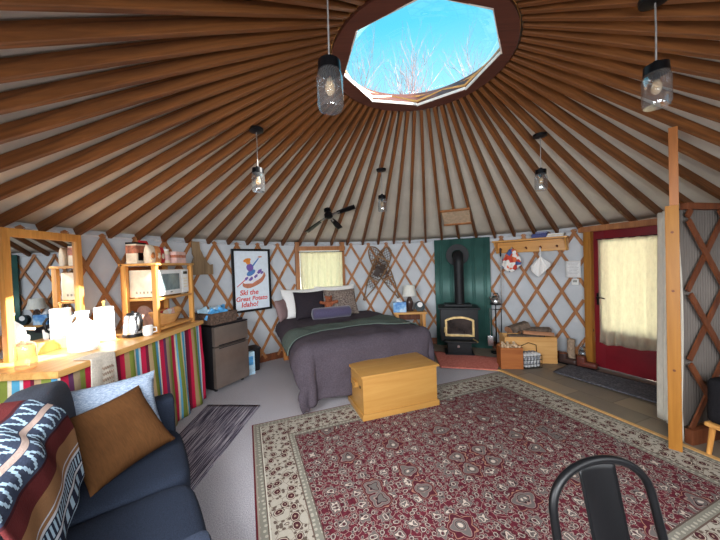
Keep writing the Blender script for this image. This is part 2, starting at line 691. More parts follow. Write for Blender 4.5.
def dup(root, loc, rot, label, group=None):
    r = root.copy()
    COL.objects.link(r)
    r.location = loc
    r.rotation_euler = (0, 0, rot)
    r['label'] = label
    if group:
        r['group'] = group
    for ch in root.children:
        c = ch.copy()
        COL.objects.link(c)
        c.parent = r
        for g in ch.children:
            d = g.copy()
            COL.objects.link(d)
            d.parent = c
    return r


def frame(o, x, z):
    """matrix: origin, local x axis, local z axis"""
    x = Vector(x).normalized()
    z = Vector(z)
    z = (z - x * z.dot(x)).normalized()
    y = z.cross(x)
    return Matrix(((x.x, y.x, z.x, o[0]), (x.y, y.y, z.y, o[1]), (x.z, y.z, z.z, o[2]), (0, 0, 0, 1)))


def nz(x, y=0.0, z=0.0):
    return mnoise.noise(Vector((x, y, z)))


# ------------------------------------------------------------------ structure: ground, floor, walls, roof
g = B()
g.box((0, 5, -0.25), (80, 80, 0.1))
struct(g.build('ground', plain('dry_ground', (196, 190, 178), 0.9, 0, 0.1, 2), None))

f = B()
f.lathe([(0.0, 0.0), (R + 0.1, 0.0), (R + 0.1, -0.15), (0.0, -0.15)], 96, (CX, CY, 0))
struct(f.build('floor', carpet_mat(), None))
# slate floor along the door and stove side: between the wooden strip and the wall
S0, S1 = Vector((1.85, 3.93)), Vector((2.53, 2.06))
poly = [(S1.x, S1.y), (S0.x, S0.y), (1.02, 4.22), (0.98, 5.35)]
for k in range(24):
    a = 80 - k * (88 / 23)
    q = pol(a, R - 0.02)
    poly.append((q.x, q.y))
f = B()
f.prism(poly, -0.05, 0.004)
struct(f.build('floor.001', tile_mat(), None, 0))
f = B()
f.beam((S1.x, S1.y, 0.008), (S0.x, S0.y, 0.008), 0.04, 0.016)
f.beam((S0.x, S0.y, 0.008), (1.02, 4.22, 0.008), 0.04, 0.016)
struct(f.build('trim_1', 'strip', None, 0))

WIN = (106.0, 119.6, 0.84, 1.76)         # angles and heights of the curtained window
DOOR = (16.8, 33.2, 0.0, 1.84)
w = B()
NA = 360
zs = [0.0, 0.84, 1.76, 1.84, 1.95]


def in_open(a, z):
    return (WIN[0] < a < WIN[1] and WIN[2] < z < WIN[3]) or (DOOR[0] < a < DOOR[1] and DOOR[2] <= z < DOOR[3])


angs = sorted(set([k * 2.0 for k in range(180)] + [WIN[0], WIN[1], DOOR[0], DOOR[1]]))
for i, a in enumerate(angs):
    b = angs[(i + 1) % len(angs)]
    mid = (a + (b if b > a else b + 360)) / 2
    for z0, z1 in zip(zs, zs[1:]):
        if in_open(mid, (z0 + z1) / 2):
            continue
        w.bm.faces.new([w.bm.verts.new(p) for p in (pol(a, R, z0), pol(b, R, z0), pol(b, R, z1), pol(a, R, z1))])
bmesh.ops.remove_doubles(w.bm, verts=w.bm.verts[:], dist=0.0005)
wall = solidify(w.build('wall_round', 'wallcloth', None, 60), 0.02, 1.0)
struct(wall)
# insulation hem folded over the cable at the wall top
w = B()
for k in range(120):
    pass
prof = [(R - 0.012, 1.862), (R - 0.03, 1.877), (R - 0.012, 1.892)]
w.lathe(prof, 160, (CX, CY, 0))
struct(w.build('trim_2', plain('hem_cloth', (206, 210, 216), 0.9, 0, 0.06), None))

# roof liner: cone from wall top to the ring, with slack between rafters
DEP = 0.074
w = B()
NR = 68
PH = 98.3
STEP = 360.0 / NR


def roof_pt(u, v):
    a = u * 360.0
    r = R + 0.02 + (RR - 0.02 - R) * v
    s = abs(math.sin((a - PH) / STEP * PI))
    z = roof_z(r) + DEP + 0.012 + 0.018 * s * math.sin(v * PI)
    return pol(a, r, z)


w.grid(roof_pt, NR * 4, 16)
bmesh.ops.remove_doubles(w.bm, verts=w.bm.verts[:], dist=0.0005)
ceil = struct(solidify(w.build('ceiling', 'liner', None, 60), 0.03, 1.0))

# base board along the bottom of the wall
for k, (a0, a1) in enumerate(((33.9, 140), (150, 375.6))):
    w = B()
    n = 48
    for i in range(n):
        p0, p1 = a0 + (a1 - a0) * i / n, a0 + (a1 - a0) * (i + 1) / n
        q0, q1 = pol(p0, R - 0.015), pol(p1, R - 0.015)
        w.beam((q0.x, q0.y, 0.055), (q1.x, q1.y, 0.055), 0.022, 0.11)
    struct(w.build('baseboard_' + ('back', 'front')[k], 'darkwood', None, 30))

# crossing wooden lattice fixed to the wall
w = B()
NL, LPH = 60, 102.3
HALF_Z, ZT = 0.28, 1.85
for sgn, rad in ((1, R - 0.022), (-1, R - 0.036)):
    for k in range(NL):
        a0 = LPH + k * 6.0
        n = 24
        pts = []
        for i in range(n + 1):
            z = ZT + 0.04 - i / n * (ZT - 0.02)
            a = a0 + sgn * 3.0 * (ZT - z) / HALF_Z
            pts.append((a, z))
        for (aa, za), (ab, zb) in zip(pts, pts[1:]):
            am, zm = ((aa + ab) / 2) % 360, (za + zb) / 2
            if 104.6 < am < 121.0 and 0.76 < zm < 1.9:
                continue
            if 15.6 < am < 34.1:
                continue
            d = 0.24
            w.beam(pol(aa, rad, za), pol(ab, rad, zb), 0.04, 0.012, (math.cos(math.radians(am)), math.sin(math.radians(am)), 0))
lat = struct(w.build('trim_3', 'lattice', None, 0))

# ------------------------------------------------------------------ rafters
LAND = [(175.0, 'mirror'), (152.0, 'microwave shelf'), (135.0, 'ski poster'), (112.0, 'curtained window'),
        (92.0, 'crossed snowshoes'), (68.0, 'stove pipe'), (47.0, 'coat shelf'), (27.0, 'red door')]
ORD = ['', 'first', 'second', 'third', 'fourth', 'fifth', 'sixth', 'seventh', 'eighth', 'ninth', 'tenth', 'eleventh', 'twelfth', 'thirteenth', 'fourteenth', 'fifteenth', 'sixteenth']
raf_me = None
pitch = math.atan2(HR - H, R - RR)
r_in, r_out = RR + 0.025, R - 0.035
L_raf = (r_out - r_in) / math.cos(pitch)
for k in range(NR):
    ang = (PH + k * STEP) % 360
    base = pol(ang, r_out, roof_z(r_out))
    tip = pol(ang, r_in, roof_z(r_in))
    d = (tip - base).normalized()
    z = Vector((0, 0, 1))
    z = (z - d * z.dot(d)).normalized()
    Mx = frame(base, d, z)
    if raf_me is None:
        b = B()
        b.box((L_raf / 2, 0, DEP / 2), (L_raf, 0.036, DEP), 0.003, seg=1)
        o = b.build('rafter', 'rafter', None, 0)
        raf_me = o.data
    else:
        o = bpy.data.objects.new('rafter', raf_me)
        COL.objects.link(o)
    o.matrix_world = Mx
    vis = ang < 215 or ang > 325
    if vis:
        an = ang if ang < 270 else ang - 360
        best = min(LAND, key=lambda q: abs(q[0] - an))
        ka = round((best[0] - PH) / STEP)
        kk = round((an - PH) / STEP) - ka
        if kk == 0:
            lb = 'wooden roof rafter ending at the wall directly above the ' + best[1]
        else:
            lb = 'wooden roof rafter, %s to the %s of the one above the %s' % (ORD[abs(kk)], 'left' if kk > 0 else 'right', best[1])
        tag(o, lb, 'rafter', 'roof rafters')
    else:
        tag(o, 'wooden roof rafter over the near side of the room, behind the viewer', 'rafter', 'roof rafters behind the viewer')

# ------------------------------------------------------------------ skylight
sk = thing('skylight', 'round skylight with dark wooden ring and clear dome at the roof peak', 'skylight', (CX, CY, 3.03))
OCT = [81 + 45 * k for k in range(8)]
b = B()
NS = 96


def oct_r(a, rv):
    x = (a - 81) % 45.0
    return rv * math.cos(math.radians(22.5)) / math.cos(math.radians(x - 22.5))


rings = []
RV = 0.60
for rfun, z in ((lambda a: RR + 0.012, 0.0), (lambda a: RR + 0.012, 0.17), (lambda a: oct_r(a, RV), 0.17), (lambda a: oct_r(a, RV), 0.0)):
    rings.append([b.bm.verts.new((rfun(a) * math.cos(math.radians(a)), rfun(a) * math.sin(math.radians(a)), z)) for a in [81 + 360 * i / NS for i in range(NS)]])
for i in range(4):
    A, Bq = rings[i], rings[(i + 1) % 4]
    for k in range(NS):
        if i == 1 or i == 2:
            pass
        b.bm.faces.new((A[k], A[(k + 1) % NS], Bq[(k + 1) % NS], Bq[k]))
# remove the upper half so that the curb shows: keep a flat plate
for v in b.bm.verts:
    if v.co.z > 0.1 and v.co.xy.length < RR:
        v.co.z = 0.035
b.build('compression_ring', 'ring', sk, 30)
b = B()
for k in range(8):
    a0, a1 = math.radians(OCT[k]), math.radians(OCT[k] + 45)
    r1 = RV - 0.002
    b.beam((r1 * math.cos(a0), r1 * math.sin(a0), 0.016), (r1 * math.cos(a1), r1 * math.sin(a1), 0.008), 0.010, 0.022)
b.build('sunlit_edge_trim', plain('sunlit_trim_white', (232, 224, 214), 0.5, 0, 0.04), sk, 0)  # edge boards coloured white for the sun catching the ring's lower edge
for k in range(8):
    a0 = math.radians(OCT[k])
    for s in (1, -1):
        a1 = a0 + s * math.radians(22.5)
        b = B()
        b.beam((0.61 * math.cos(a0), 0.61 * math.sin(a0), 0.04), (0.655 * math.cos(a1), 0.655 * math.sin(a1), 0.115), 0.018, 0.05, (math.cos(a0), math.sin(a0), 0))
        b.build('strut', 'pine', sk, 0)
b = B()
b.lathe([(0.675, 0.09), (0.65, 0.105), (0.65, 0.13), (0.69, 0.13), (0.69, 0.03), (0.672, 0.03)], 64)
b.build('curb', 'pine', sk, 50)
b = B()
b.lathe([(0.69, 0.13), (0.69, 0.15), (0.6, 0.26), (0.42, 0.36), (0.2, 0.42), (0.0, 0.435)], 48)
b.build('dome', 'dome', sk, 70)

# ------------------------------------------------------------------ trees outside, seen through the dome
bark = plain('pale_bark', (134, 112, 118), 0.8, 0, 0.15, 10)


def tree(seed, loc, h, label):
    rnd = random.Random(seed)
    b = B()

    def grow(p, d, ln, r, lev):
        pts = [p]
        rs = [r]
        n = 4
        for i in range(n):
            d = (d + Vector((rnd.uniform(-1, 1), rnd.uniform(-1, 1), rnd.uniform(-0.4, 0.9))) * 0.16).normalized()
            p = p + d * (ln / n)
            pts.append(p)
            rs.append(r * (1 - 0.45 * (i + 1) / n))
            if lev > 0:
                for _ in range(2 if lev > 2 else 3):
                    ax = Vector((rnd.uniform(-1, 1), rnd.uniform(-1, 1), rnd.uniform(0.1, 0.9))).normalized()
                    grow(p, (d * 0.7 + ax * 0.75).normalized(), ln * rnd.uniform(0.42, 0.6), rs[-1] * 0.6, lev - 1)
        b.tube(pts, rs, 5 if lev > 1 else 3, False)

    grow(Vector((0, 0, 0)), Vector((0, 0, 1)), h * 0.6, 0.085, 3)
    o = b.build('bare_tree', bark, None, 0, loc, fix=False)
    tag(o, label, 'tree', 'bare trees outside')


TREES = [(3, 1.9, 10.6, 9.2, 'in the middle of its opening'), (11, -0.9, 12.4, 9.4, 'at the left side of its opening'), (23, 4.6, 12.2, 9.0, 'at the right side of its opening'),
         (31, 0.4, 15.5, 12.0, 'farther off, left of the middle of its opening'), (47, 3.4, 15.8, 12.2, 'farther off, right of the middle of its opening')]
for sd_, x_, y_, h_, wh in TREES:
    tree(sd_, (x_, y_, -0.2), h_, 'bare pale tree seen through the skylight, ' + wh)

# ------------------------------------------------------------------ window, door and their curtains
def wall_frame(a0, a1, z0, rad):
    """matrix on the chord between two wall angles: x to the viewer's right, y to the outside, z up"""
    p, q = pol(a0, rad), pol(a1, rad)
    m = frame((p.x, p.y, z0), q - p, (0, 0, 1))
    return m, (q - p).length


Mw, Lw = wall_frame(WIN[1], WIN[0], WIN[2], R - 0.01)
win = bpy.data.objects.new('window_1', None)
COL.objects.link(win)
win.matrix_world = Mw
struct(win, 'small window with wooden frame behind the bed')
hw = WIN[3] - WIN[2]
b = B()
for x in (-0.035, Lw + 0.03):
    b.box((x, -0.02, hw / 2 + 0.02), (0.07, 0.09, hw + 0.28), 0.006)
b.box((Lw / 2, -0.02, hw + 0.05), (Lw + 0.155, 0.1, 0.07), 0.006)
b.box((Lw / 2, -0.02, -0.035), (Lw + 0.155, 0.1, 0.07), 0.006)
b.build('window_frame', 'lattice', win)
b = B()
b.box((Lw / 2, 0.02, hw / 2), (Lw, 0.006, hw))
b.build('pane', 'pane', win, 0)


def hanging(name, wd, ht, M, mat_, folds, amp, label, cat, seed=0, top=0.0, hem=0.0, par=None, t=0.004, nu=90, group=None):
    b = B()

    def fn(u, v):
        z = ht * v
        k = 1 - v * 0.55
        y = amp * k * (math.sin(u * folds * 2 * PI + 1.7 * nz(u * 4, v * 1.2, seed)) + 0.6 * nz(u * folds * 1.3, v * 2, seed + 5))
        x = u * wd + 0.01 * nz(u * 5, v * 3, seed + 9) * (1 - v)
        zz = z + hem * (1 - v) * nz(u * 3, 0, seed + 3)
        return Vector((x, y, zz))

    b.grid(fn, nu, 24)
    o = solidify(b.build(name, mat_, None, 80), t, 0)
    o.matrix_world = M
    return tag(o, label, cat, group)


Mc = Mw @ Matrix.Translation((-0.0, -0.105, 0.04))
cu = hanging('window_curtain', Lw, hw - 0.06, Mc, 'glowcurtain', 7, 0.016, 'pale cream curtain glowing in the small window behind the bed', 'curtain', 2)
b = B()
b.cyl((-0.03, 0, hw - 0.055), (Lw + 0.03, 0, hw - 0.055), 0.006, seg=8)
b.build('curtain_rod', 'black', cu)

Md, Ld = wall_frame(DOOR[1], DOOR[0], 0.0, R - 0.03)
door = bpy.data.objects.new('door_1', None)
COL.objects.link(door)
door.matrix_world = Md
struct(door, 'red entrance door with a wooden frame')
dh = 1.825
b = B()
b.box((0.02, -0.03, 0.95), (0.085, 0.12, 1.9), 0.006)
b.box((Ld - 0.02, -0.03, 0.95), (0.085, 0.12, 1.9), 0.006)
b.build('door_jamb', 'post', door)
b = B()
b.box((Ld / 2, -0.03, 1.87), (Ld + 0.16, 0.13, 0.075), 0.006)
b.build('door_header', 'lattice', door)
x0, x1 = 0.066, Ld - 0.066
b = B()
st = 0.115
b.box((x0 + st / 2, 0.0, dh / 2 + 0.015), (st, 0.045, dh), 0.004)
b.box((x1 - st / 2, 0.0, dh / 2 + 0.015), (st, 0.045, dh), 0.004)
b.box(((x0 + x1) / 2, 0.0, 0.265), (x1 - x0 - 2 * st, 0.045, 0.5), 0.004)
b.box(((x0 + x1) / 2, 0.0, dh - 0.06), (x1 - x0 - 2 * st, 0.045, 0.15), 0.004)
b.build('door_panel', 'redpaint', door)
b = B()
b.box(((x0 + x1) / 2, 0.0, 1.15), (x1 - x0 - 2 * st, 0.008, 1.28))
b.build('pane', 'pane', door, 0)
b = B()
b.box((x0 + 0.05, -0.027, 0.93), (0.045, 0.012, 0.16), 0.004)
b.cyl((x0 + 0.05, -0.03, 0.95), (x0 + 0.05, -0.075, 0.95), 0.011, seg=10)
b.tube([(x0 + 0.05, -0.072, 0.95), (x0 + 0.1, -0.075, 0.952), (x0 + 0.145, -0.07, 0.945)], 0.009)
b.build('handle', 'black', door)
Mc = Md @ Matrix.Translation((x0 + 0.07, -0.06, 0.36))
cu = hanging('door_curtain', x1 - x0 - 0.10, 1.36, Mc, 'doorcurtain', 6, 0.014, 'pale cream curtain covering the glass of the red door', 'curtain', 4, hem=0.05)
b = B()
b.cyl((-0.02, 0, 1.362), (x1 - x0 - 0.08, 0, 1.362), 0.006, seg=8)
b.build('curtain_rod', 'black', cu)

b = B()
b.box((Ld / 2, 1.75, 2.22), (3.0, 3.3, 0.05))
slab_ = b.build('door_sun_blocker', 'darkwood', None, 0)  # unseen slab added outside to keep direct sun off the door curtain
slab_.matrix_world = Md
struct(slab_)

# ------------------------------------------------------------------ partition on the right: post, curtain, lattice panel
PX, PY = 2.365, 2.215
post = thing('support_post', 'square yellowish wooden post standing at the rug corner by the white curtain', 'post', (PX, PY, 0), -0.82)
b = B()
b.box((0, 0, 0.93), (0.074, 0.07, 1.86), 0.006)
post_lo = b.build('lower_post', 'post', post)
for z in (0.62, 1.22, 1.66):
    b = B()
    b.cyl((0.0, -0.034, z), (0.0, -0.0375, z), 0.009, seg=10)
    b.build('plug', 'darkwood', post)
b = B()
b.box((0.012, 0.0, 2.15), (0.05, 0.05, 0.58), 0.004)
b.build('upper_post', 'post_dark', post)
Mq = frame((2.53, 2.34, 0.02), (0.36, 0.72, 0), (0, 0, 1))
Mx_cur = frame((2.475, 2.27, 0.03), (0.42, 0.66, 0), (0, 0, 1))
hanging('partition_curtain', 0.50, 1.84, Mx_cur, 'whitecurtain', 5, 0.03, 'long white curtain hanging beside the wooden post near the red door', 'curtain', 6, hem=0.05)
# pale ribbed panel behind the partition lattice
P0, P1 = Vector((2.53, 2.27, 0)), Vector((3.55, 2.50, 0))
dv = (P1 - P0)
Mp = frame((P0.x, P0.y, 0), dv, (0, 0, 1))
Lp = dv.length
b = B()
nr = 36
b.grid(lambda u, v: Vector((u * Lp, 0.04 + 0.012 * math.sin(u * nr * 2 * PI), 0.13 + v * 1.72)), nr * 6, 2)
o = solidify(b.build('wall_partition', 'corrugated', None, 80), 0.004)
o.matrix_world = Mp
struct(o)
b = B()
for s in (1, -1):
    for k in range(-5, 9):
        xa = k * 0.40
        n = 1
        za, zb = 0.12, 1.84
        # clip a diagonal to the panel
        sl = 0.20 / 0.28
        pts = []
        for i in range(61):
            z = za + (zb - za) * i / 60
            x = xa + s * (z - 1.20) * sl
            if 0.0 <= x <= Lp:
                pts.append((x, z))
        if len(pts) > 2:
            (xa0, z0), (xb0, z1) = pts[0], pts[-1]
            b.beam((xa0, 0.0 if s > 0 else -0.013, z0), (xb0, 0.0 if s > 0 else -0.013, z1), 0.045, 0.012, (0, 1, 0))
lp = b.build('lattice_panel', 'darkwood', None, 0)
lp.matrix_world = Mp
tag(lp, 'dark wooden lattice panel to the right of the yellowish post', 'lattice')
b = B()
b.box((Lp / 2, 0.0, 0.06), (Lp, 0.05, 0.115), 0.004)
b.build('bottom_rail', 'darkwood', lp)
b = B()
b.box((Lp / 2, 0.01, 1.865), (Lp, 0.05, 0.05), 0.004)
b.build('top_rail', 'darkwood', lp)

# stool with a black bag at the right edge
stl = thing('stool', 'small pale wooden stool at the right edge in front of the lattice', 'stool', (2.65, 2.08, 0), 0.22)
b = B()
b.box((0, 0, 0.235), (0.24, 0.2, 0.03), 0.01)
b.build('seat', 'pine', stl)
for sx in (-1, 1):
    for sy in (-1, 1):
        b = B()
        b.cyl((sx * 0.105, sy * 0.085, 0), (sx * 0.085, sy * 0.07, 0.222), 0.014, 0.018, 10)
        b.build('leg', 'pine_z', stl)
bg = thing('bag', 'black bag sitting on the small wooden stool', 'bag', (2.65, 2.08, 0.251), 0.22)
b = B()
b.box((0, 0, 0.17), (0.25, 0.19, 0.33), 0.07, seg=4)
for v in b.bm.verts:
    v.co.x += 0.02 * nz(v.co.x * 9, v.co.z * 9, 3)
    v.co.z += 0.02 * nz(v.co.y * 9, v.co.x * 9, 7)
zmin = min(v.co.z for v in b.bm.verts)
for v in b.bm.verts:
    v.co.z -= zmin
b.build('body', 'bag', bg, 60)
b = B()
b.tube([(-0.07, 0, 0.31), (-0.05, 0, 0.40), (0.05, 0, 0.40), (0.07, 0, 0.31)], 0.012)
b.build('handle', 'bag', bg)
b = B()
b.box((-0.115, -0.04, 0.26), (0.02, 0.03, 0.015), 0.004)
b.build('buckle', 'steel', bg)

# ------------------------------------------------------------------ floor textiles
RUG_L, RUG_W = 3.11, 2.46
Mr = frame((-1.08 + 0.363 * RUG_W, 2.76 - 0.932 * RUG_W, 0.001), (0.932, 0.363, 0), (0, 0, 1))
b = B()
b.box((RUG_L / 2, RUG_W / 2, 0.005), (RUG_L, RUG_W, 0.01), 0.003, seg=1)
rug = b.build('persian_rug', rug_mat(RUG_L, RUG_W), None, 0)
rug.matrix_world = Mr
tag(rug, 'large red and cream oriental rug with floral border in the middle of the floor', 'rug')


def mat_rug(name, corners, z, mat_, label, thick=0.008):
    b = B()
    uvl = b.bm.loops.layers.uv.verify()
    c = [Vector((x, y, z)) for x, y in corners]
    b.grid(lambda u, v: c[0].lerp(c[1], u).lerp(c[3].lerp(c[2], u), v) + Vector((0, 0, thick + 0.002 * nz(u * 6, v * 6, 2))), 30, 20)
    o = b.build(name, mat_, None, 60)
    solidify(o, thick, -1.0 if True else 0)
    tag(o, label, 'rug')
    return o


def stripe_rug():
    t = NT('striped_rug')
    uv = t.n('ShaderNodeUVMap')
    mp = t.n('ShaderNodeMapping')
    mp.inputs['Scale'].default_value = (60, 3.0, 1)
    t.l(uv.outputs[0], mp.inputs[0])
    n1 = t.noise(mp.outputs[0], 1.0, 2, 0.6)
    c = t.ramp(n1, ((0.0, (58, 54, 66)), (0.42, (78, 72, 86)), (0.48, (120, 114, 126)), (0.56, (164, 158, 164))), True)
    t.bsdf(c, 1.0, bump=n1, bstr=0.4, spec=0.05)
    return t.m


def knit(name, a, bb, sc):
    t = NT(name)
    n1 = t.noise(t.coord(), sc, 3, 0.6)
    c = t.ramp(n1, ((0.35, a), (0.65, bb)))
    t.bsdf(c, 1.0, bump=n1, bstr=0.6, spec=0.05)
    return t.m


mat_rug('woven_rug', ((-1.66, 1.95), (-1.19, 1.96), (-1.14, 3.17), (-1.74, 3.22)), 0.001, stripe_rug(), 'dark grey striped woven rug on the carpet in front of the fridge')
mat_rug('hearth_rug', ((1.08, 4.08), (1.79, 3.90), (2.08, 4.38), (1.18, 4.84)), 0.017, knit('salmon_rug', (176, 96, 86), (204, 128, 114), 60), 'salmon pink rug in front of the wood stove')
mat_rug('door_mat', ((2.46, 3.78), (2.92, 2.84), (3.36, 3.10), (2.84, 4.02)), 0.005, knit('grey_mat', (66, 66, 72), (104, 102, 108), 45), 'dark grey door mat on the slate floor by the red door', 0.012)

# ------------------------------------------------------------------ bed
BU, BV = Vector((0.928, 0.373, 0)), Vector((-0.373, 0.928, 0))
BO = Vector((0.09, 3.36, 0))
Mb = frame(BO, BU, (0, 0, 1))
bed = thing('bed', 'low wooden bed with grey bedding under the window', 'bed', M=Mb)
HWB, BL = 0.74, 1.80
b = B()
for s in (-1, 1):
    b.box((s * (HWB + 0.012), BL / 2, 0.255), (0.035, BL, 0.17), 0.005)
b.box((0, 0.02, 0.255), (2 * HWB, 0.035, 0.17), 0.005)
b.box((0, BL - 0.02, 0.255), (2 * HWB, 0.035, 0.17), 0.005)
b.box((0, BL / 2, 0.325), (2 * HWB - 0.01, BL - 0.08, 0.02))
b.build('side_rails', 'bedwood', bed)
for sx in (-1, 1):
    for yy in (0.03, BL - 0.03):
        b = B()
        b.box((sx * (HWB - 0.005), yy, 0.17), (0.075, 0.075, 0.34), 0.006)
        b.build('leg', 'bedwood', bed)
b = B()
b.box((0, BL / 2 + 0.01, 0.488), (2 * HWB - 0.05, BL - 0.04, 0.3), 0.06, seg=4)
b.build('mattress', 'mattress', bed)

TOPZ = 0.665


def drape(a, bq, off=0.0, W=HWB - 0.0, seed=0):
    """bed cloth: a across, bq along from foot; beyond the edges it hangs"""
    ox = max(abs(a) - W + 0.05, 0.0) * (1 if a > 0 else -1)
    oy = min(bq - 0.02, 0.0)
    o = math.hypot(ox, oy)
    ix = max(-W + 0.05, min(W - 0.05, a))
    iy = max(bq, 0.02)
    fl = max(0.0, -ox) / (abs(ox) + abs(oy) + 1e-6)
    r = 0.10 + 0.08 * fl
    puff = 0.016 * nz(a * 4.2, bq * 4.2, seed) + 0.024 * nz(a * 1.7, bq * 1.7, seed + 4) + 0.008 * nz(a * 9, bq * 11, seed + 6)
    z = TOPZ + off + puff
    if o < 1e-6:
        return Vector((ix, iy, z))
    dx, dy = ox / o, oy / o
    lim = r * PI / 2
    if o < lim:
        th = o / r
        hz, dr = (r + off) * math.sin(th), r * (1 - math.cos(th))
    else:
        e = o - lim
        al = math.atan2(dx, -dy) * 3 + (bq if abs(dx) > abs(dy) else a) * 13
        hz = r + off + e * (0.06 + 0.24 * fl) + min(e, 0.3) * 0.17 * (math.sin(al) * 0.55 + nz(a * 6, bq * 6, seed + 2))
        dr = r + e * 0.985
    return Vector((ix + dx * hz, iy + dy * hz, max(z - dr, 0.035 + off)))


b = B()
b.grid(lambda u, v: drape(-0.95 - 0.20 * max(0, 1 - v * 2.6) + u * (2.07 + 0.20 * max(0, 1 - v * 2.6)), -0.60 + v * 2.24, 0.0), 110, 110)
com = solidify(b.build('comforter', 'duvet', None, 80), 0.03, 1.0)
com.matrix_world = Mb
tag(com, 'dark greyish purple comforter draped over the bed to the floor', 'bedding')
b = B()


def throw_pt(u, v):
    a = -0.955 + u * 2.0
    lo = 0.16 + 0.30 * math.sin(min(1, u * 1.25) * PI) * 0.9 + 0.10 * u
    hi = 0.66 + 0.40 * u + 0.05 * math.sin(u * 9)
    return drape(a, lo + (hi - lo) * v, 0.038)


b.grid(throw_pt, 100, 30)
th = solidify(b.build('throw_blanket', 'throw', None, 80), 0.012, 1.0)
th.matrix_world = Mb
tag(th, 'dark green throw blanket laid across the middle of the bed', 'blanket')


def pillow_mesh(w, h, t, seed=0, n=22, corner=0.08):
    """cushion in local x,y with thickness along z, one closed surface"""
    b = B()
    for s in (1, -1):
        def fn(u, v, s=s):
            x, y = u * 2 - 1, v * 2 - 1
            k = max(0.0, (1 - abs(x) ** 2.4) * (1 - abs(y) ** 2.4)) ** 0.5
            pin = 1 - corner * (1 - max(abs(x), abs(y)) * 0) * ((1 - abs(y)) * abs(x) ** 3 * 0 + 0)
            px = x * (w / 2) * (1 - corner * (1 - y * y) * abs(x) ** 2)
            py = y * (h / 2) * (1 - corner * (1 - x * x) * abs(y) ** 2)
            zz = s * (t / 2) * k * (1 + 0.14 * nz(x * 2.2, y * 2.2, seed + s))
            return Vector((px, py, zz))
        b.grid(fn, n, n)
    bmesh.ops.remove_doubles(b.bm, verts=b.bm.verts[:], dist=0.0008)
    return b


def pillow(name, w, h, t, M, mat_, label, cat='pillow', seed=0, group=None):
    o = pillow_mesh(w, h, t, seed).build(name, mat_, None, 80)
    o.matrix_world = M
    return tag(o, label, cat, group)


def bed_pillow(px, py, pz, lean, w, h, t, yaw=0.0):
    """pillow standing against the wall side: x across bed, local y up the pillow, leaning back by lean degrees"""
    l = math.radians(lean)
    X = BU * math.cos(yaw) + BV * math.sin(yaw)
    Yv = (BV * math.cos(yaw) - BU * math.sin(yaw)) * math.sin(l) + Vector((0, 0, 1)) * math.cos(l)
    o = BO + BU * px + BV * py + Vector((0, 0, pz))
    Z = X.cross(Yv)
    return Matrix(((X.x, Yv.x, Z.x, o.x), (X.y, Yv.y, Z.y, o.y), (X.z, Yv.z, Z.z, o.z), (0, 0, 0, 1)))


def patt_mat():
    t = NT('patterned_fabric')
    v = t.coord()
    vd = t.vor(v, 26, 1.0, 'DISTANCE_TO_EDGE')
    n1 = t.noise(v, 14, 4, 0.6, 1.5)
    c = t.ramp(n1, ((0.35, (98, 84, 82)), (0.5, (150, 136, 124)), (0.65, (120, 104, 98))))
    c = t.mix(t.math('LESS_THAN', vd, 0.05), c, lin((88, 74, 74)))
    t.bsdf(c, 0.9, bump=n1, bstr=0.2, spec=0.1)
    return t.m


MAT['patt'] = patt_mat()
pz0 = TOPZ + 0.03
pillow('pillow', 0.72, 0.50, 0.15, bed_pillow(-0.42, 1.69, pz0 + 0.215, 22, 0, 0, 0), 'linen', 'white pillow standing behind the dark square pillow on the bed', seed=1)
pillow('pillow', 0.72, 0.52, 0.15, bed_pillow(0.13, 1.69, pz0 + 0.225, 22, 0, 0, 0), 'linen', 'white pillow standing behind the patterned pillow on the bed', seed=2)
pillow('pillow', 0.5, 0.46, 0.15, bed_pillow(-0.36, 1.52, pz0 + 0.195, 24, 0, 0, 0), 'dark_pillow', 'dark charcoal square pillow at the left of the bed head', seed=3)
pillow('pillow', 0.56, 0.46, 0.15, bed_pillow(0.16, 1.52, pz0 + 0.20, 26, 0, 0, 0), 'patt', 'brown and beige patterned pillow at the right of the bed head', seed=4)
pillow('cushion', 0.34, 0.34, 0.12, bed_pillow(-0.78, 1.60, pz0 + 0.14, 14, 0, 0, 0, 1.0), fabric('mauve_cushion', (140, 116, 116), 0.1), 'small mauve cushion tucked at the left edge of the bed head', seed=5)
# purple bolster
Ml = bed_pillow(-0.08, 1.27, TOPZ + 0.112, 0, 0, 0, 0)
b = B()
L2 = 0.31
b.lathe([(0, -L2), (0.045, -L2 + 0.002), (0.078, -L2 + 0.014), (0.088, -L2 + 0.04), (0.09, 0), (0.088, L2 - 0.04), (0.078, L2 - 0.014), (0.045, L2 - 0.002), (0, L2)], 28, (0, 0, 0), Matrix.Rotation(PI / 2, 4, 'Y'))
bo = b.build('bolster_pillow', 'bolster', None, 60)
bo.matrix_world = Ml
tag(bo, 'round purple bolster pillow lying in front of the bed pillows', 'pillow')
# teddy bear
bear = thing('teddy_bear', 'small brown teddy bear between pillows behind the purple bolster', 'toy', M=bed_pillow(-0.09, 1.40, TOPZ + 0.11, 0, 0, 0, 0))
b = B()
b.sphere((0, 0.085, 0.0), (0.062, 0.075, 0.055))
b.sphere((0, 0.195, 0.015), (0.056, 0.052, 0.05))
b.sphere((0.0, 0.185, 0.06), (0.024, 0.02, 0.022))
for s in (-1, 1):
    b.sphere((s * 0.043, 0.237, 0.005), (0.02, 0.021, 0.013))
    b.tube([(s * 0.04, 0.13, 0.0), (s * 0.085, 0.145, 0.02), (s * 0.125, 0.155, 0.03)], [0.03, 0.027, 0.026], 10)
    b.sphere((s * 0.127, 0.156, 0.03), 0.027)
    b.tube([(s * 0.03, 0.04, 0.02), (s * 0.06, 0.03, 0.07), (s * 0.08, 0.035, 0.11)], [0.033, 0.03, 0.028], 10)
    b.sphere((s * 0.08, 0.036, 0.11), 0.031)
bb = b.build('body', 'bear', bear, 60)
md = bb.modifiers.new('merge', 'REMESH')
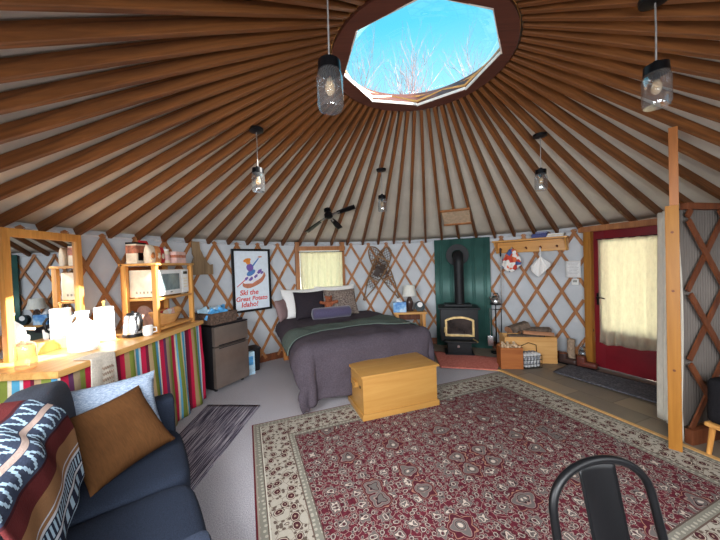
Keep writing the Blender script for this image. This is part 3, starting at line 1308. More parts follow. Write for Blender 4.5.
md.mode = 'VOXEL'
md.voxel_size = 0.007
md.use_smooth_shade = True
for s in (-1, 1):
    b = B()
    b.sphere((s * 0.02, 0.207, 0.06), 0.007, 10)
    b.build('eye', 'black', bear)
b = B()
b.sphere((0, 0.192, 0.082), (0.009, 0.007, 0.005), 10)
b.build('nose', 'black', bear)

# ------------------------------------------------------------------ chest at the foot of the bed
CU = Vector((0.945, 0.327, 0)).normalized()
ch = thing('blanket_chest', 'yellow pine blanket chest on the rug at the foot of the bed', 'chest', M=frame((-0.02, 2.745, 0.012), CU, (0, 0, 1)))
CW, CD, CHH = 0.845, 0.50, 0.43
b = B()
b.box((CW / 2, CD / 2, 0.205), (CW - 0.03, CD - 0.03, 0.41), 0.004)
b.build('body', 'chest', ch)
b = B()
b.box((CW / 2, CD / 2, 0.418), (CW + 0.012, CD + 0.012, 0.024), 0.007)
b.build('lid', 'chest', ch)
b = B()
b.box((CW / 2, 0.0075, 0.0275), (CW, 0.015, 0.055), 0.005)
b.box((CW / 2, CD - 0.0075, 0.0275), (CW, 0.015, 0.055), 0.005)
b.box((0.0075, CD / 2, 0.0275), (0.015, CD - 0.028, 0.055), 0.004)
b.box((CW - 0.0075, CD / 2, 0.0275), (0.015, CD - 0.028, 0.055), 0.004)
b.build('base_moulding', 'chest', ch)
for s, x in ((-1, 0.015), (1, CW - 0.015)):
    b = B()
    b.box((x + s * 0.012, CD / 2, 0.285), (0.026, 0.15, 0.05), 0.008)
    b.box((x + s * 0.014, CD / 2, 0.25), (0.02, 0.04, 0.03), 0.006)
    b.build('handle', 'chest', ch)
b = B()
b.cyl((0.016, 0.1, 0.29), (0.012, 0.1, 0.29), 0.016, seg=12)
b.build('finger_hole', 'black', ch)

# ------------------------------------------------------------------ nightstand with lamp
ns = thing('nightstand', 'small pine nightstand to the right of the bed head', 'nightstand', M=frame((0.56, 4.96, 0), (0.995, -0.05, 0), (0, 0, 1)))
b = B()
b.box((0.27, 0.16, 0.645), (0.56, 0.34, 0.035), 0.006)
b.build('tabletop', 'pine', ns)
for x in (0.045, 0.495):
    for y in (0.03, 0.29):
        b = B()
        b.box((x, y, 0.315), (0.055, 0.055, 0.63), 0.004)
        b.build('leg', 'pine_z', ns)
b = B()
b.box((0.27, 0.29, 0.54), (0.42, 0.02, 0.11))
b.build('back_panel', 'darkwood', ns)
b = B()
b.box((0.27, 0.16, 0.16), (0.46, 0.28, 0.02))
b.build('shelf', 'darkwood', ns)
lmp = thing('table_lamp', 'table lamp with white shade and dark base on the nightstand', 'lamp', M=frame((0.845, 5.10, 0.664), (1, 0, 0), (0, 0, 1)))
b = B()
b.lathe([(0, 0), (0.06, 0), (0.064, 0.012), (0.04, 0.04), (0.058, 0.1), (0.062, 0.15), (0.045, 0.21), (0.018, 0.25), (0.015, 0.31), (0, 0.31)], 24)
b.build('lamp_base', plain('dark_ceramic', (66, 50, 46), 0.3), lmp, 50)
b = B()
b.lathe([(0.13, 0.265), (0.092, 0.445), (0.09, 0.445), (0.127, 0.265)], 36)
b.build('lamp_shade', cloth_lit('shade_linen', (250, 249, 242), 0.25), lmp, 50)
b = B()
b.lathe([(0, 0.31), (0.012, 0.31), (0.028, 0.35), (0.024, 0.38), (0, 0.39)], 16)
b.build('bulb', 'white', lmp, 60)


def cloud_mat():
    t = NT('blue_print')
    n1 = t.noise(t.coord(), 9, 4)
    c = t.ramp(n1, ((0.35, (70, 130, 200)), (0.55, (140, 190, 232)), (0.7, (226, 236, 244))))
    t.bsdf(c, 0.5)
    return t.m


tb = thing('tissue_box', 'blue printed tissue box at the left of the nightstand', 'box', M=frame((0.66, 5.03, 0.664), (0.98, -0.1, 0), (0, 0, 1)))
b = B()
b.box((0, 0, 0.085), (0.22, 0.13, 0.17), 0.008)
b.build('carton', cloud_mat(), tb)
b = B()
b.grid(lambda u, v: Vector((-0.05 + 0.1 * u, 0.012 * math.sin(u * 7) * (1 - v), 0.168 + 0.055 * v * (0.6 + 0.4 * math.sin(u * 5 + 1)))), 10, 4)
solidify(b.build('tissue', 'paper', tb, 60), 0.002)
ck = thing('alarm_clock', 'round dark alarm clock with pale dial at the right of the nightstand', 'clock', M=frame((1.01, 5.04, 0.664), (0.98, -0.1, 0), (0, 0, 1)))
b = B()
b.cyl((0, 0.04, 0.085), (0, -0.03, 0.085), 0.084, seg=32)
b.box((0, 0.0, 0.01), (0.1, 0.07, 0.02), 0.006)
b.build('body', plain('dark_teal', (36, 52, 58), 0.4), ck, 40)
b = B()
b.cyl((0, -0.03, 0.115), (0, -0.034, 0.115), 0.044, seg=24)
b.build('dial', 'paper', ck, 40)

# ------------------------------------------------------------------ snowshoes crossed on the wall
MAT['shoewood'] = wood('snowshoe_wood', (112, 82, 54), (150, 112, 74), 1, 8, 0.55, False)
MAT['webbing'] = plain('rawhide', (96, 74, 58), 0.8, 0, 0.2, 30)


def snowshoe(M, label):
    o = thing('snowshoe', label, 'snowshoe', M=M, group='crossed snowshoes on the wall')
    Ls, Wd = 1.08, 0.13

    def half(t):           # t from tail (0) to toe (1)
        if t < 0.3:
            return 0.012 + (t / 0.3) ** 1.4 * 0.6 * Wd
        u = (t - 0.3) / 0.7
        return Wd * (0.6 + 0.4 * math.sin(min(1, u / 0.55) * PI / 2)) * (math.sqrt(max(0, 1 - max(0, (u - 0.55) / 0.45) ** 2)))

    n = 26
    lft = [Vector((-half(i / n), i / n * Ls, -0.06 * max(0, i / n - 0.8) ** 1.2)) for i in range(n + 1)]
    rgt = [Vector((half(i / n), i / n * Ls, -0.06 * max(0, i / n - 0.8) ** 1.2)) for i in range(n, -1, -1)]
    b = B()
    b.tube(lft + rgt[1:], 0.011, 8)
    b.build('frame', 'shoewood', o, 60)
    for y in (0.38, 0.78):
        b = B()
        b.box((0, y * Ls, 0), (2 * half(y), 0.03, 0.012), 0.002)
        b.build('crossbar', 'shoewood', o)
    b = B()
    for k in range(-14, 30):
        for s in (1, -1):
            pts = []
            for i in range(40):
                y = 0.24 * Ls + i / 39 * 0.74 * Ls
                x = s * (y - 0.07 * k) * 0.75
                if abs(x) < half(y / Ls) - 0.004:
                    pts.append((x, y, 0.0))
            if len(pts) > 2:
                b.tube([pts[0], pts[-1]], 0.0034, 4)
    for k in range(5):
        y = (0.42 + 0.065 * k) * Ls
        b.tube([(-half(y / Ls) + 0.01, y, 0.002), (half(y / Ls) - 0.01, y, 0.002)], 0.005, 4)
    b.build('webbing', 'webbing', o, 0)
    b = B()
    b.box((0, 0.55 * Ls, -0.012), (0.1, 0.2, 0.014), 0.004)
    b.tube([(-0.07, 0.6 * Ls, -0.014), (0, 0.61 * Ls, -0.04), (0.07, 0.6 * Ls, -0.014)], 0.01, 6)
    b.build('binding', plain('leather', (58, 40, 32), 0.6), o)
    return o


for (pt, ph, off, lb) in (((0.05, 0.84), (0.545, 1.80), 0.085, 'snowshoe leaning right on the wall, its tail at lower left'),
                          ((0.70, 0.86), (0.22, 1.80), 0.05, 'snowshoe leaning left on the wall, its tail at lower right')):
    a = 92.0
    yw = CY + (R - off) * math.sin(math.radians(a)) - 0.012
    Yv = Vector((ph[0] - pt[0], 0, ph[1] - pt[1])).normalized()
    Zv = Vector((0, 1, 0))
    Xv = Yv.cross(Zv)
    M_ = Matrix(((Xv.x, Yv.x, Zv.x, pt[0]), (Xv.y, Yv.y, Zv.y, yw), (Xv.z, Yv.z, Zv.z, pt[1]), (0, 0, 0, 1)))
    snowshoe(M_, lb)

# ------------------------------------------------------------------ stove corner
MAT['teal'] = plain('green_metal', (58, 98, 92), 0.45, 0.2, 0.08, 5)
Mg, Lg = wall_frame(74.4, 57.4, 0.005, R - 0.075)
b = B()
nrib = 5


def rib(u):
    x = (u * nrib * 1.0) % 1.0
    return 0.014 if (0.42 < x < 0.5 or 0.58 < x < 0.66) else 0.0


nu = nrib * 40
b.grid(lambda u, v: Vector((u * Lg, -rib(u), v * 1.885)), nu, 1)
gp = solidify(b.build('metal_heat_shield', 'teal', None, 25), 0.006, 0)
gp.matrix_world = Mg
tag(gp, 'dark green ribbed metal sheet on the wall behind the stove', 'heat shield')

st_c = Vector((1.565, 4.74, 0.005))
sd = Vector((0.97, -0.24, 0)).normalized()
sv = thing('wood_stove', 'black wood stove with gold arched door on a pedestal before the green sheet', 'stove', M=frame(st_c, sd, (0, 0, 1)))
b = B()
b.box((0, 0, 0.49), (0.56, 0.40, 0.50), 0.02)
b.build('firebox', 'stove', sv)
b = B()
b.box((0, -0.01, 0.755), (0.62, 0.46, 0.028), 0.008)
b.box((0, 0.05, 0.785), (0.42, 0.26, 0.035), 0.01)
b.build('top_plate', 'stove', sv)
b = B()
b.box((0, 0.0, 0.13), (0.36, 0.26, 0.24), 0.01)
b.box((0, -0.0, 0.015), (0.44, 0.34, 0.03), 0.006)
b.build('pedestal', 'stove', sv)
b = B()
b.box((0, -0.26, 0.265), (0.46, 0.16, 0.022), 0.006)
b.build('ash_lip', 'stove', sv)
# arched door
dw, d0, d1 = 0.215, 0.33, 0.585


def arch(k, n, ins):
    t = k / n
    x = (-1 + 2 * t) * (dw - ins)
    return (x, d1 - ins + 0.055 * (1 - (x / dw) ** 2) ** 1.0)


outl = [(-dw, d0), (dw, d0)] + [arch(k, 14, 0)[:2] for k in range(14, -1, -1)]
inl = [(-dw + 0.03, d0 + 0.03), (dw - 0.03, d0 + 0.03)] + [arch(k, 14, 0.03)[:2] for k in range(14, -1, -1)]
b = B()
ra = [[b.bm.verts.new((x, y, z)) for x, z in lst] for y, lst in ((-0.2, outl), (-0.235, outl), (-0.235, inl), (-0.2, inl))]
n = len(outl)
for i in range(4):
    A, Q = ra[i], ra[(i + 1) % 4]
    for k in range(n):
        b.bm.faces.new((A[k], A[(k + 1) % n], Q[(k + 1) % n], Q[k]))
dr_ = b.build('door', 'gold', sv, 30)
b = B()
b.bm.faces.new([b.bm.verts.new((x, -0.21, z)) for x, z in inl])
solidify(b.build('door_glass', 'stoveglass', dr_, 0), 0.006)
b = B()
b.tube([(-0.225, -0.225, 0.46), (-0.225, -0.265, 0.46), (-0.225, -0.27, 0.40)], 0.011, 8)
b.build('door_handle', 'gold', dr_)
b = B()
b.cyl((0.2, -0.2, 0.285), (0.25, -0.3, 0.265), 0.012, seg=10)
b.build('air_control', 'gold', sv)
b = B()
b.cyl((-0.02, -0.175, 0.16), (-0.02, -0.19, 0.16), 0.022, seg=16)
b.build('badge', 'steel', sv)
b = B()
b.cyl((0.035, 0.06, 0.80), (0.035, 0.06, 1.42), 0.076, seg=28)
for z in (0.83, 1.2):
    b.cyl((0.035, 0.06, z), (0.035, 0.06, z + 0.02), 0.081, seg=28)
b.tube([(0.035, 0.06, 1.41), (0.035, 0.06, 1.48), (0.035, 0.075, 1.54), (0.035, 0.12, 1.585), (0.035, 0.2, 1.60), (0.035, 0.30, 1.60)], 0.078, 28)
b.build('stove_pipe', 'stove', sv, 50)
b = B()
b.lathe([(0.09, 0), (0.17, 0), (0.185, 0.006), (0.185, 0.02), (0.09, 0.02)], 36, (0, 0, 0), Matrix.Translation((0.035, 0.285, 1.60)) @ Matrix.Rotation(PI / 2, 4, 'X'))
b.build('wall_thimble', 'stove', sv, 40)

# fireplace tools on a stand, kettle on top
ts = thing('fireplace_tool_stand', 'black fireplace tool stand to the right of the green sheet', 'tool stand', (2.16, 4.70, 0.005), -0.5)
b = B()
b.lathe([(0, 0), (0.09, 0), (0.09, 0.012), (0.02, 0.025), (0, 0.025)], 20)
b.cyl((0, 0, 0.02), (0, 0, 0.79), 0.009, seg=10)
b.build('stand', 'black', ts, 50)
b = B()
b.cyl((0, 0, 0.78), (0, 0, 0.795), 0.085, seg=24)
b.tube([(-0.09, 0, 0.7), (0.09, 0, 0.7)], 0.006)
b.build('top_ring', 'black', ts)
b = B()
b.cyl((-0.085, -0.01, 0.72), (-0.085, -0.02, 0.27), 0.006, seg=8)
b.box((-0.085, -0.03, 0.19), (0.085, 0.012, 0.16), 0.005)
b.build('shovel', 'steel', ts)
b = B()
b.cyl((0.08, -0.01, 0.72), (0.08, -0.01, 0.24), 0.007, seg=8)
b.cyl((0.08, -0.01, 0.25), (0.08, -0.01, 0.09), 0.03, 0.042, 12)
b.build('brush', 'black', ts)
b = B()
b.cyl((0.0, -0.08, 0.72), (0.0, -0.08, 0.1), 0.006, seg=8)
b.tube([(0, -0.08, 0.1), (0.02, -0.08, 0.07), (0.045, -0.08, 0.09)], 0.006)
b.build('poker', 'black', ts)
kt = thing('stovetop_kettle', 'small steel kettle on top of the black tool stand', 'kettle', (2.16, 4.70, 0.8005), 0.3)
b = B()
b.lathe([(0, 0), (0.075, 0), (0.082, 0.02), (0.07, 0.075), (0.042, 0.105), (0.03, 0.11), (0.012, 0.125), (0, 0.13)], 24)
b.build('body', 'steel', kt, 60)
b = B()
b.tube([(-0.06, 0, 0.055), (-0.10, 0, 0.09), (-0.115, 0, 0.115)], [0.017, 0.012, 0.009], 10)
b.build('spout', 'steel', kt)
b = B()
b.tube([(-0.05, 0, 0.1), (-0.035, 0, 0.16), (0.035, 0, 0.165), (0.065, 0, 0.12), (0.075, 0, 0.06)], 0.007)
b.build('handle', 'black', kt)

# ------------------------------------------------------------------ coat shelf on the right wall and what hangs from it
Ms, Ls_ = wall_frame(55.6, 37.4, 1.60, R - 0.052)
cs = thing('coat_shelf', 'wooden wall shelf with pegs left of the red door', 'shelf', M=Ms)
b = B()
b.box((Ls_ / 2, -0.012, 0.09), (Ls_, 0.024, 0.17), 0.004)
b.build('back_board', 'pine', cs)
b = B()
b.box((Ls_ / 2, -0.095, 0.19), (Ls_ + 0.02, 0.19, 0.024), 0.004)
b.build('shelf_board', 'pine', cs)
for x in (0.02, Ls_ - 0.02):
    b = B()
    b.prism([(-0.024, 0.0), (-0.175, 0.178), (-0.024, 0.178)], x - 0.011, x + 0.011, Matrix(((0, 0, 1, 0), (1, 0, 0, 0), (0, 1, 0, 0), (0, 0, 0, 1))))
    b.build('bracket', 'pine', cs, 0)
PEG = [Ls_ * f_ for f_ in (0.09, 0.26, 0.46, 0.66, 0.87)]
for x in PEG:
    b = B()
    b.cyl((x, -0.024, 0.06), (x, -0.085, 0.075), 0.009, 0.008, 10)
    b.sphere((x, -0.085, 0.075), 0.014, 10)
    b.build('peg', 'darkwood', cs)


def crumple(w, h, seed, taper=0.3, t=0.0, amp=0.03):
    b = B()

    def fn(u, v):
        ww = w * (taper + (1 - taper) * min(1, v * 1.6) ** 0.8)
        return Vector(((u - 0.5) * ww + 0.02 * nz(u * 4, v * 4, seed), -0.012 - amp * abs(math.sin(u * 9 + seed)) * v * 0.7 + amp * 0.5 * nz(u * 5, v * 5, seed + 2),
                       -h * v * (0.82 + 0.18 * math.cos((u - 0.45) * 4.2))))
    b.grid(fn, 30, 24)
    return b


def multi_print():
    t = NT('printed_cotton')
    v = t.coord()
    vv = t.vor(v, 16, 1.0, 'F1', 'Color')
    s = t.n('ShaderNodeSeparateXYZ')
    t.l(vv, s.inputs[0])
    c = t.ramp(s.outputs[0], ((0, (236, 234, 230)), (0.42, (220, 110, 70)), (0.58, (240, 240, 238)), (0.7, (70, 96, 150)), (0.8, (234, 226, 220)), (0.92, (196, 70, 54))), True)
    t.bsdf(c, 0.9)
    return t.m


pm = thing('oven_mitt', 'printed orange and white cloth bag hanging from the coat shelf', 'cloth', M=Ms @ Matrix.Translation((PEG[1], -0.088, 0.06)))
solidify(crumple(0.27, 0.36, 3, 0.25, amp=0.05).build('cloth', multi_print(), pm, 80), 0.012)
b = B()
b.tube([(-0.01, -0.012, 0.0), (0, 0.0, 0.03), (0.01, -0.012, 0.0)], 0.004)
b.build('loop', 'paper', pm)
wc = thing('hanging_cloth', 'white cloth hanging by a corner from a peg of the coat shelf', 'cloth', M=Ms @ Matrix.Translation((PEG[3], -0.088, 0.06)))
b = B()


def wcl(u, v):
    vv = max(0, v - 0.3) / 0.7
    wdt = 0.012 + (0.25 * min(1, vv * 1.5) if v > 0.3 else 0)
    zz = -0.14 * min(1, v / 0.3) - vv * 0.30 * (1 - 0.45 * abs(u - 0.4) * 2)
    return Vector(((u - 0.5) * wdt, -0.012 - 0.035 * vv * abs(math.sin(u * 8)), zz))


b.grid(wcl, 28, 24)
solidify(b.build('cloth', 'linen', wc, 80), 0.004)
pk = thing('poker', 'long thin metal poker hanging at the left end of the coat shelf', 'poker', M=Ms @ Matrix.Translation((PEG[0], -0.09, 0.07)))
b = B()
b.tube([(0, 0, 0.0), (0, 0, -0.95)], 0.008, 8)
b.build('rod', plain('dull_steel', (120, 118, 116), 0.4, 0.8), pk)
b = B()
b.lathe([(0, 0.02), (0.012, 0.015), (0.014, -0.1), (0.009, -0.12), (0, -0.12)], 12)
b.build('handle', 'black', pk)
# things lying on the shelf
bl = thing('folded_blanket', 'folded blue cloth lying on top of the coat shelf', 'cloth', M=Ms @ Matrix.Translation((Ls_ * 0.66, -0.1, 0.203)))
b = B()
b.box((0, 0, 0.03), (0.2, 0.14, 0.06), 0.022, seg=3)
b.build('cloth', fabric('blue_cloth', (78, 84, 130), 0.2), bl)
b = B()
b.box((0.03, -0.01, 0.073), (0.15, 0.12, 0.024), 0.01, seg=3)
b.build('top_fold', fabric('blue_cloth_pale', (120, 126, 160), 0.2), bl)
mg = thing('magazine_stack', 'flat stack of papers at the right on the coat shelf', 'papers', M=Ms @ Matrix.Translation((Ls_ * 0.86, -0.1, 0.203)))
for k in range(3):
    b = B()
    b.box((0.006 * k, 0.004 * k, 0.008 + 0.016 * k), (0.2, 0.15, 0.014), 0.002, seg=1)
    b.build('sheet_bundle', 'paper' if k != 1 else 'cream', mg)

# notice and thermostat
Mt, Lt = wall_frame(38.2, 34.9, 1.21, R - 0.03)
pn = thing('paper_notice', 'white paper notice pinned on the wall left of the door frame', 'paper', M=Mt)
b = B()
b.grid(lambda u, v: Vector((u * Lt, -0.018 - 0.008 * math.sin(v * 3), v * 0.24)), 6, 8)
solidify(b.build('sheet', 'paper', pn, 60), 0.0015)
b = B()
for k in range(9):
    b.box((Lt * 0.5, -0.0275, 0.205 - k * 0.021), (Lt * (0.75 - 0.12 * (k % 3)), 0.0008, 0.004))
b.build('printed_lines', plain('grey_ink', (150, 150, 154), 0.9), pn, 0)
Mt2, _ = wall_frame(36.9, 35.2, 1.105, R - 0.03)
tm = thing('thermostat', 'small white thermostat under the paper notice', 'thermostat', M=Mt2)
b = B()
b.box((0.045, -0.02, 0.045), (0.085, 0.035, 0.085), 0.008)
b.build('housing', 'white', tm)
b = B()
b.box((0.045, -0.039, 0.055), (0.05, 0.003, 0.03), 0.001, seg=1)
b.build('display', plain('grey_display', (150, 156, 150), 0.3), tm, 0)

# ------------------------------------------------------------------ firewood box, kindling crate, newspaper basket
wb_x, wb_y = Vector((0.985, -0.17, 0)), Vector((0.17, 0.985, 0))
wb_o = Vector((2.06, 4.22, 0.005))
wb = thing('firewood_box', 'open pale wooden box piled with firewood below the coat shelf', 'box', M=frame(wb_o, wb_x, (0, 0, 1)))
BW, BD, BH = 0.69, 0.27, 0.375
b = B()
b.box((BW / 2, 0.01, BH / 2), (BW, 0.02, BH), 0.003, seg=1)
b.build('front_panel', 'boxwood', wb)
b = B()
b.box((BW / 2, BD - 0.01, BH / 2), (BW, 0.02, BH), 0.003, seg=1)
b.build('back_panel', 'boxwood', wb)
for x in (0.011, BW - 0.011):
    b = B()
    b.box((x, BD / 2, BH / 2), (0.022, BD - 0.041, BH - 0.001), 0.003, seg=1)
    b.build('side_panel', 'boxwood', wb)
b = B()
b.box((BW / 2, BD / 2, 0.015), (BW - 0.045, BD - 0.042, 0.02))
b.build('bottom', 'boxwood', wb)
b = B()
b.box((BW + 0.001, BD / 2, 0.30), (0.006, 0.08, 0.035), 0.002)
b.build('hand_hole', 'black', wb)
MAT['bark'] = plain('bark', (98, 84, 74), 0.9, 0, 0.3, 22, 0.2, 0.8)
MAT['splitwood'] = wood('split_wood', (150, 100, 72), (190, 140, 104), 0, 6, 0.7, False)


def log(M, ln, r, seed, label, half=False, bark_='bark'):
    o = thing('firewood_log', label, 'log', M=M, group='firewood in the box')
    rnd = random.Random(seed)
    n = 14
    prof = []
    for k in range(n):
        a = 2 * PI * k / n
        rr = r * (1 + rnd.uniform(-0.12, 0.12))
        y, z = rr * math.cos(a), rr * math.sin(a)
        if half and z < -0.1 * r:
            z = -0.1 * r
        prof.append((y, z))
    b = B()
    rings = []
    for i in range(6):
        x = -ln / 2 + ln * i / 5
        s = 1 + 0.06 * nz(x * 8, seed)
        rings.append([b.bm.verts.new((x, y * s, z * s)) for y, z in prof])
    for A, Q in zip(rings, rings[1:]):
        for k in range(n):
            b.bm.faces.new((A[k], A[(k + 1) % n], Q[(k + 1) % n], Q[k]))
    b.build('bark', bark_, o, 30)
    for x in (-ln / 2 - 0.001, ln / 2 + 0.001):
        b = B()
        b.bm.faces.new([b.bm.verts.new((x, y, z)) for y, z in prof])
        b.build('cut_end', 'splitwood', o, 0, fix=False)


WBM = frame(wb_o, wb_x, (0, 0, 1))


def wl(x, y, z, rz=0.0, ry=0.0, rx=0.0):
    return WBM @ Matrix.Translation((x, y, z)) @ Matrix.Rotation(rz, 4, 'Z') @ Matrix.Rotation(ry, 4, 'Y') @ Matrix.Rotation(rx, 4, 'X')


log(wl(0.34, 0.08, 0.10), 0.5, 0.055, 1, 'log at the bottom of the firewood box toward its front')
log(wl(0.34, 0.19, 0.10), 0.5, 0.055, 2, 'log at the bottom of the firewood box toward its back')
log(wl(0.36, 0.135, 0.205), 0.5, 0.055, 3, 'log in the middle layer of the firewood box')
log(wl(0.34, 0.08, 0.31), 0.54, 0.05, 4, 'grey log lying along the front rim of the firewood box', True)
log(wl(0.35, 0.195, 0.315), 0.5, 0.052, 5, 'log along the back rim of the firewood box')
log(wl(0.22, 0.135, 0.465, 0.35, -0.22), 0.30, 0.085, 6, 'thick split grey log resting on top at the left of the firewood box', True)
log(wl(0.475, 0.085, 0.395, -0.06, 0.06), 0.40, 0.045, 7, 'reddish split log on top at the right of the firewood box', True, 'splitwood')
log(wl(0.47, 0.19, 0.425, 0.04, 0.02), 0.42, 0.055, 8, 'dark bark log on top at the back right of the firewood box')

kc = thing('kindling_crate', 'orange brown wooden crate of kindling in front of the firewood box', 'crate', M=frame((1.885, 3.985, 0.005), wb_x, (0, 0, 1)))
KW, KD, KH = 0.285, 0.20, 0.29
b = B()
b.box((KW / 2, 0.009, KH / 2), (KW, 0.018, KH), 0.003, seg=1)
b.build('front_panel', 'crate', kc)
b = B()
b.box((KW / 2, KD - 0.009, KH / 2), (KW, 0.018, KH), 0.003, seg=1)
b.build('back_panel', 'crate', kc)
for x in (0.009, KW - 0.009):
    b = B()
    b.box((x, KD / 2, KH / 2), (0.018, KD - 0.037, KH - 0.001), 0.003, seg=1)
    b.build('side_panel', 'crate', kc)
b = B()
b.box((KW / 2, KD / 2, 0.012), (KW - 0.038, KD - 0.038, 0.02))
b.build('bottom', 'crate', kc)
MAT['kindle'] = wood('kindling_wood', (196, 164, 130), (228, 204, 172), 0, 9, 0.8, False)
rnd = random.Random(4)
KM = frame((1.885, 3.985, 0.005), wb_x, (0, 0, 1))
kn = ['left end', 'left side', 'left of the middle', 'middle', 'right of the middle', 'right side', 'right end']
for k in range(7):
    b = B()
    b.box((0, 0, 0), (0.13 + 0.04 * rnd.random(), 0.03, 0.022 + 0.012 * rnd.random()), 0.004, seg=1)
    o = b.build('kindling_stick', 'kindle', None, 0)
    o.matrix_world = KM @ Matrix.Translation((0.05 + 0.033 * k, KD / 2 + rnd.uniform(-0.03, 0.03), KH - 0.005 + 0.014 * (k % 3))) @ Matrix.Rotation(PI / 2 + rnd.uniform(-0.3, 0.3), 4, 'Z') @ Matrix.Rotation(rnd.uniform(-0.4, 0.4), 4, 'Y')
    tag(o, 'pale split kindling stick at the %s of the orange crate' % kn[k], 'kindling', 'kindling in the crate')
b = B()
b.box((KW / 2, KD / 2, 0.15), (KW - 0.045, KD - 0.045, 0.25), 0.01)
o = b.build('kindling_pile', 'kindle', None, 0)
o.matrix_world = KM
o['kind'] = 'stuff'
tag(o, 'pale kindling filling the orange wooden crate', 'kindling')

nb = thing('wire_basket', 'small wire basket of newspapers in front of the firewood box', 'basket', M=frame((2.19, 3.94, 0.005), (0.98, 0.12, 0), (0, 0, 1)))
NW, ND, NH = 0.25, 0.19, 0.17
b = B()
for z in (0.005, 0.06, 0.115, NH):
    b.tube([(0, 0, z), (NW, 0, z), (NW, ND, z), (0, ND, z), (0, 0.001, z)], 0.0035, 6)
for i in range(7):
    x = NW * i / 6
    b.tube([(x, 0, NH), (x, 0, 0.005), (x, ND, 0.005), (x, ND, NH)], 0.0025, 5)
for i in range(1, 5):
    y = ND * i / 5
    b.tube([(0, y, NH), (0, y, 0.005), (NW, y, 0.005), (NW, y, NH)], 0.0025, 5)
b.build('wire_frame', 'black', nb, 60)
b = B()
b.tube([(0, ND / 2, NH), (0.01, ND / 2, NH + 0.12), (NW / 2, ND / 2, NH + 0.16), (NW - 0.01, ND / 2, NH + 0.12), (NW, ND / 2, NH)], 0.005, 8)
b.build('handle', 'black', nb, 60)


def news_mat():
    t = NT('newsprint')
    v = t.coord(scale=(1, 1, 1))
    n1 = t.noise(v, 60, 2)
    n2 = t.vor(t.coord(), 22, 1.0, 'F1', 'Color')
    s = t.n('ShaderNodeSeparateXYZ')
    t.l(n2, s.inputs[0])
    c = t.ramp(s.outputs[0], ((0, (206, 206, 208)), (0.6, (120, 124, 136)), (0.72, (216, 214, 212)), (0.9, (70, 76, 96))), True)
    c = t.mix(t.math('MULTIPLY', n1, 0.5), c, lin((190, 188, 188)))
    t.bsdf(c, 0.9)
    return t.m


MAT['news'] = news_mat()
NM = frame((2.19, 3.94, 0.005), (0.98, 0.12, 0), (0, 0, 1))
for k in range(5):
    b = B()
    b.box((0, 0, 0.10), (0.035, 0.15, 0.18 + 0.008 * (k % 2)), 0.012, seg=2)
    o = b.build('newspaper', 'news', None, 40)
    o.matrix_world = NM @ Matrix.Translation((0.032 + 0.046 * k, ND / 2, 0.006)) @ Matrix.Rotation(0.04 * (k - 2), 4, 'Y')
    tag(o, 'folded newspaper standing in the wire basket, %s from the left' % ORD[k + 1], 'newspaper', 'newspapers in the wire basket')

# small things between the firewood box and the door
lg = thing('upright_log', 'thin pale log standing upright beside the door frame', 'log', (2.945, 4.12, 0.005))
b = B()
b.lathe([(0, 0), (0.05, 0), (0.052, 0.05), (0.047, 0.16), (0.049, 0.34), (0, 0.345)], 16)
for v in b.bm.verts:
    v.co.x += 0.01 * nz(v.co.z * 8, 1)
b.build('bark', plain('pale_log_bark', (150, 128, 108), 0.9, 0, 0.2, 24), lg, 50)


def boot(M, label, c):
    o = thing('boot', label, 'boot', M=M, group='boots beside the door')
    b = B()
    b.box((0, 0.0, 0.075), (0.085, 0.1, 0.15), 0.03, seg=3)
    b.box((0, -0.08, 0.05), (0.088, 0.19, 0.075), 0.034, seg=3)
    bo_ = b.build('upper', c, o, 50)
    b = B()
    b.box((0, -0.055, 0.011), (0.092, 0.235, 0.022), 0.008)
    b.build('sole', 'black', o)
    b = B()
    b.cyl((0, 0.0, 0.14), (0, 0, 0.155), 0.045, seg=16)
    b.build('collar', 'darkwood', o)


lea = plain('boot_leather', (62, 44, 40), 0.5)
lea2 = plain('boot_leather_red', (96, 46, 36), 0.5)
boot(Matrix.Translation((2.84, 4.13, 0.005)) @ Matrix.Rotation(0.5, 4, 'Z'), 'dark boot on the floor right beside the firewood box', lea)
boot(Matrix.Translation((2.965, 3.955, 0.005)) @ Matrix.Rotation(0.6, 4, 'Z'), 'reddish boot on the floor closest to the door frame', lea2)
jr = thing('glass_lantern', 'small wire lantern standing on the floor against the door frame', 'lantern', (3.035, 4.03, 0.005))
b = B()
b.lathe([(0, 0), (0.05, 0), (0.05, 0.03), (0.03, 0.05), (0.0, 0.05)], 16)
b.lathe([(0.0, 0.19), (0.03, 0.19), (0.04, 0.215), (0.02, 0.25), (0, 0.25)], 16)
b.build('base_and_cap', 'steel', jr, 50)
b = B()
b.lathe([(0.032, 0.05), (0.045, 0.1), (0.042, 0.16), (0.03, 0.19)], 16)
b.build('globe', 'jar', jr, 60)
b = B()
b.tube([(-0.05, 0, 0.05), (-0.055, 0, 0.2), (0, 0, 0.31), (0.055, 0, 0.2), (0.05, 0, 0.05)], 0.004)
b.build('bail', 'steel', jr)

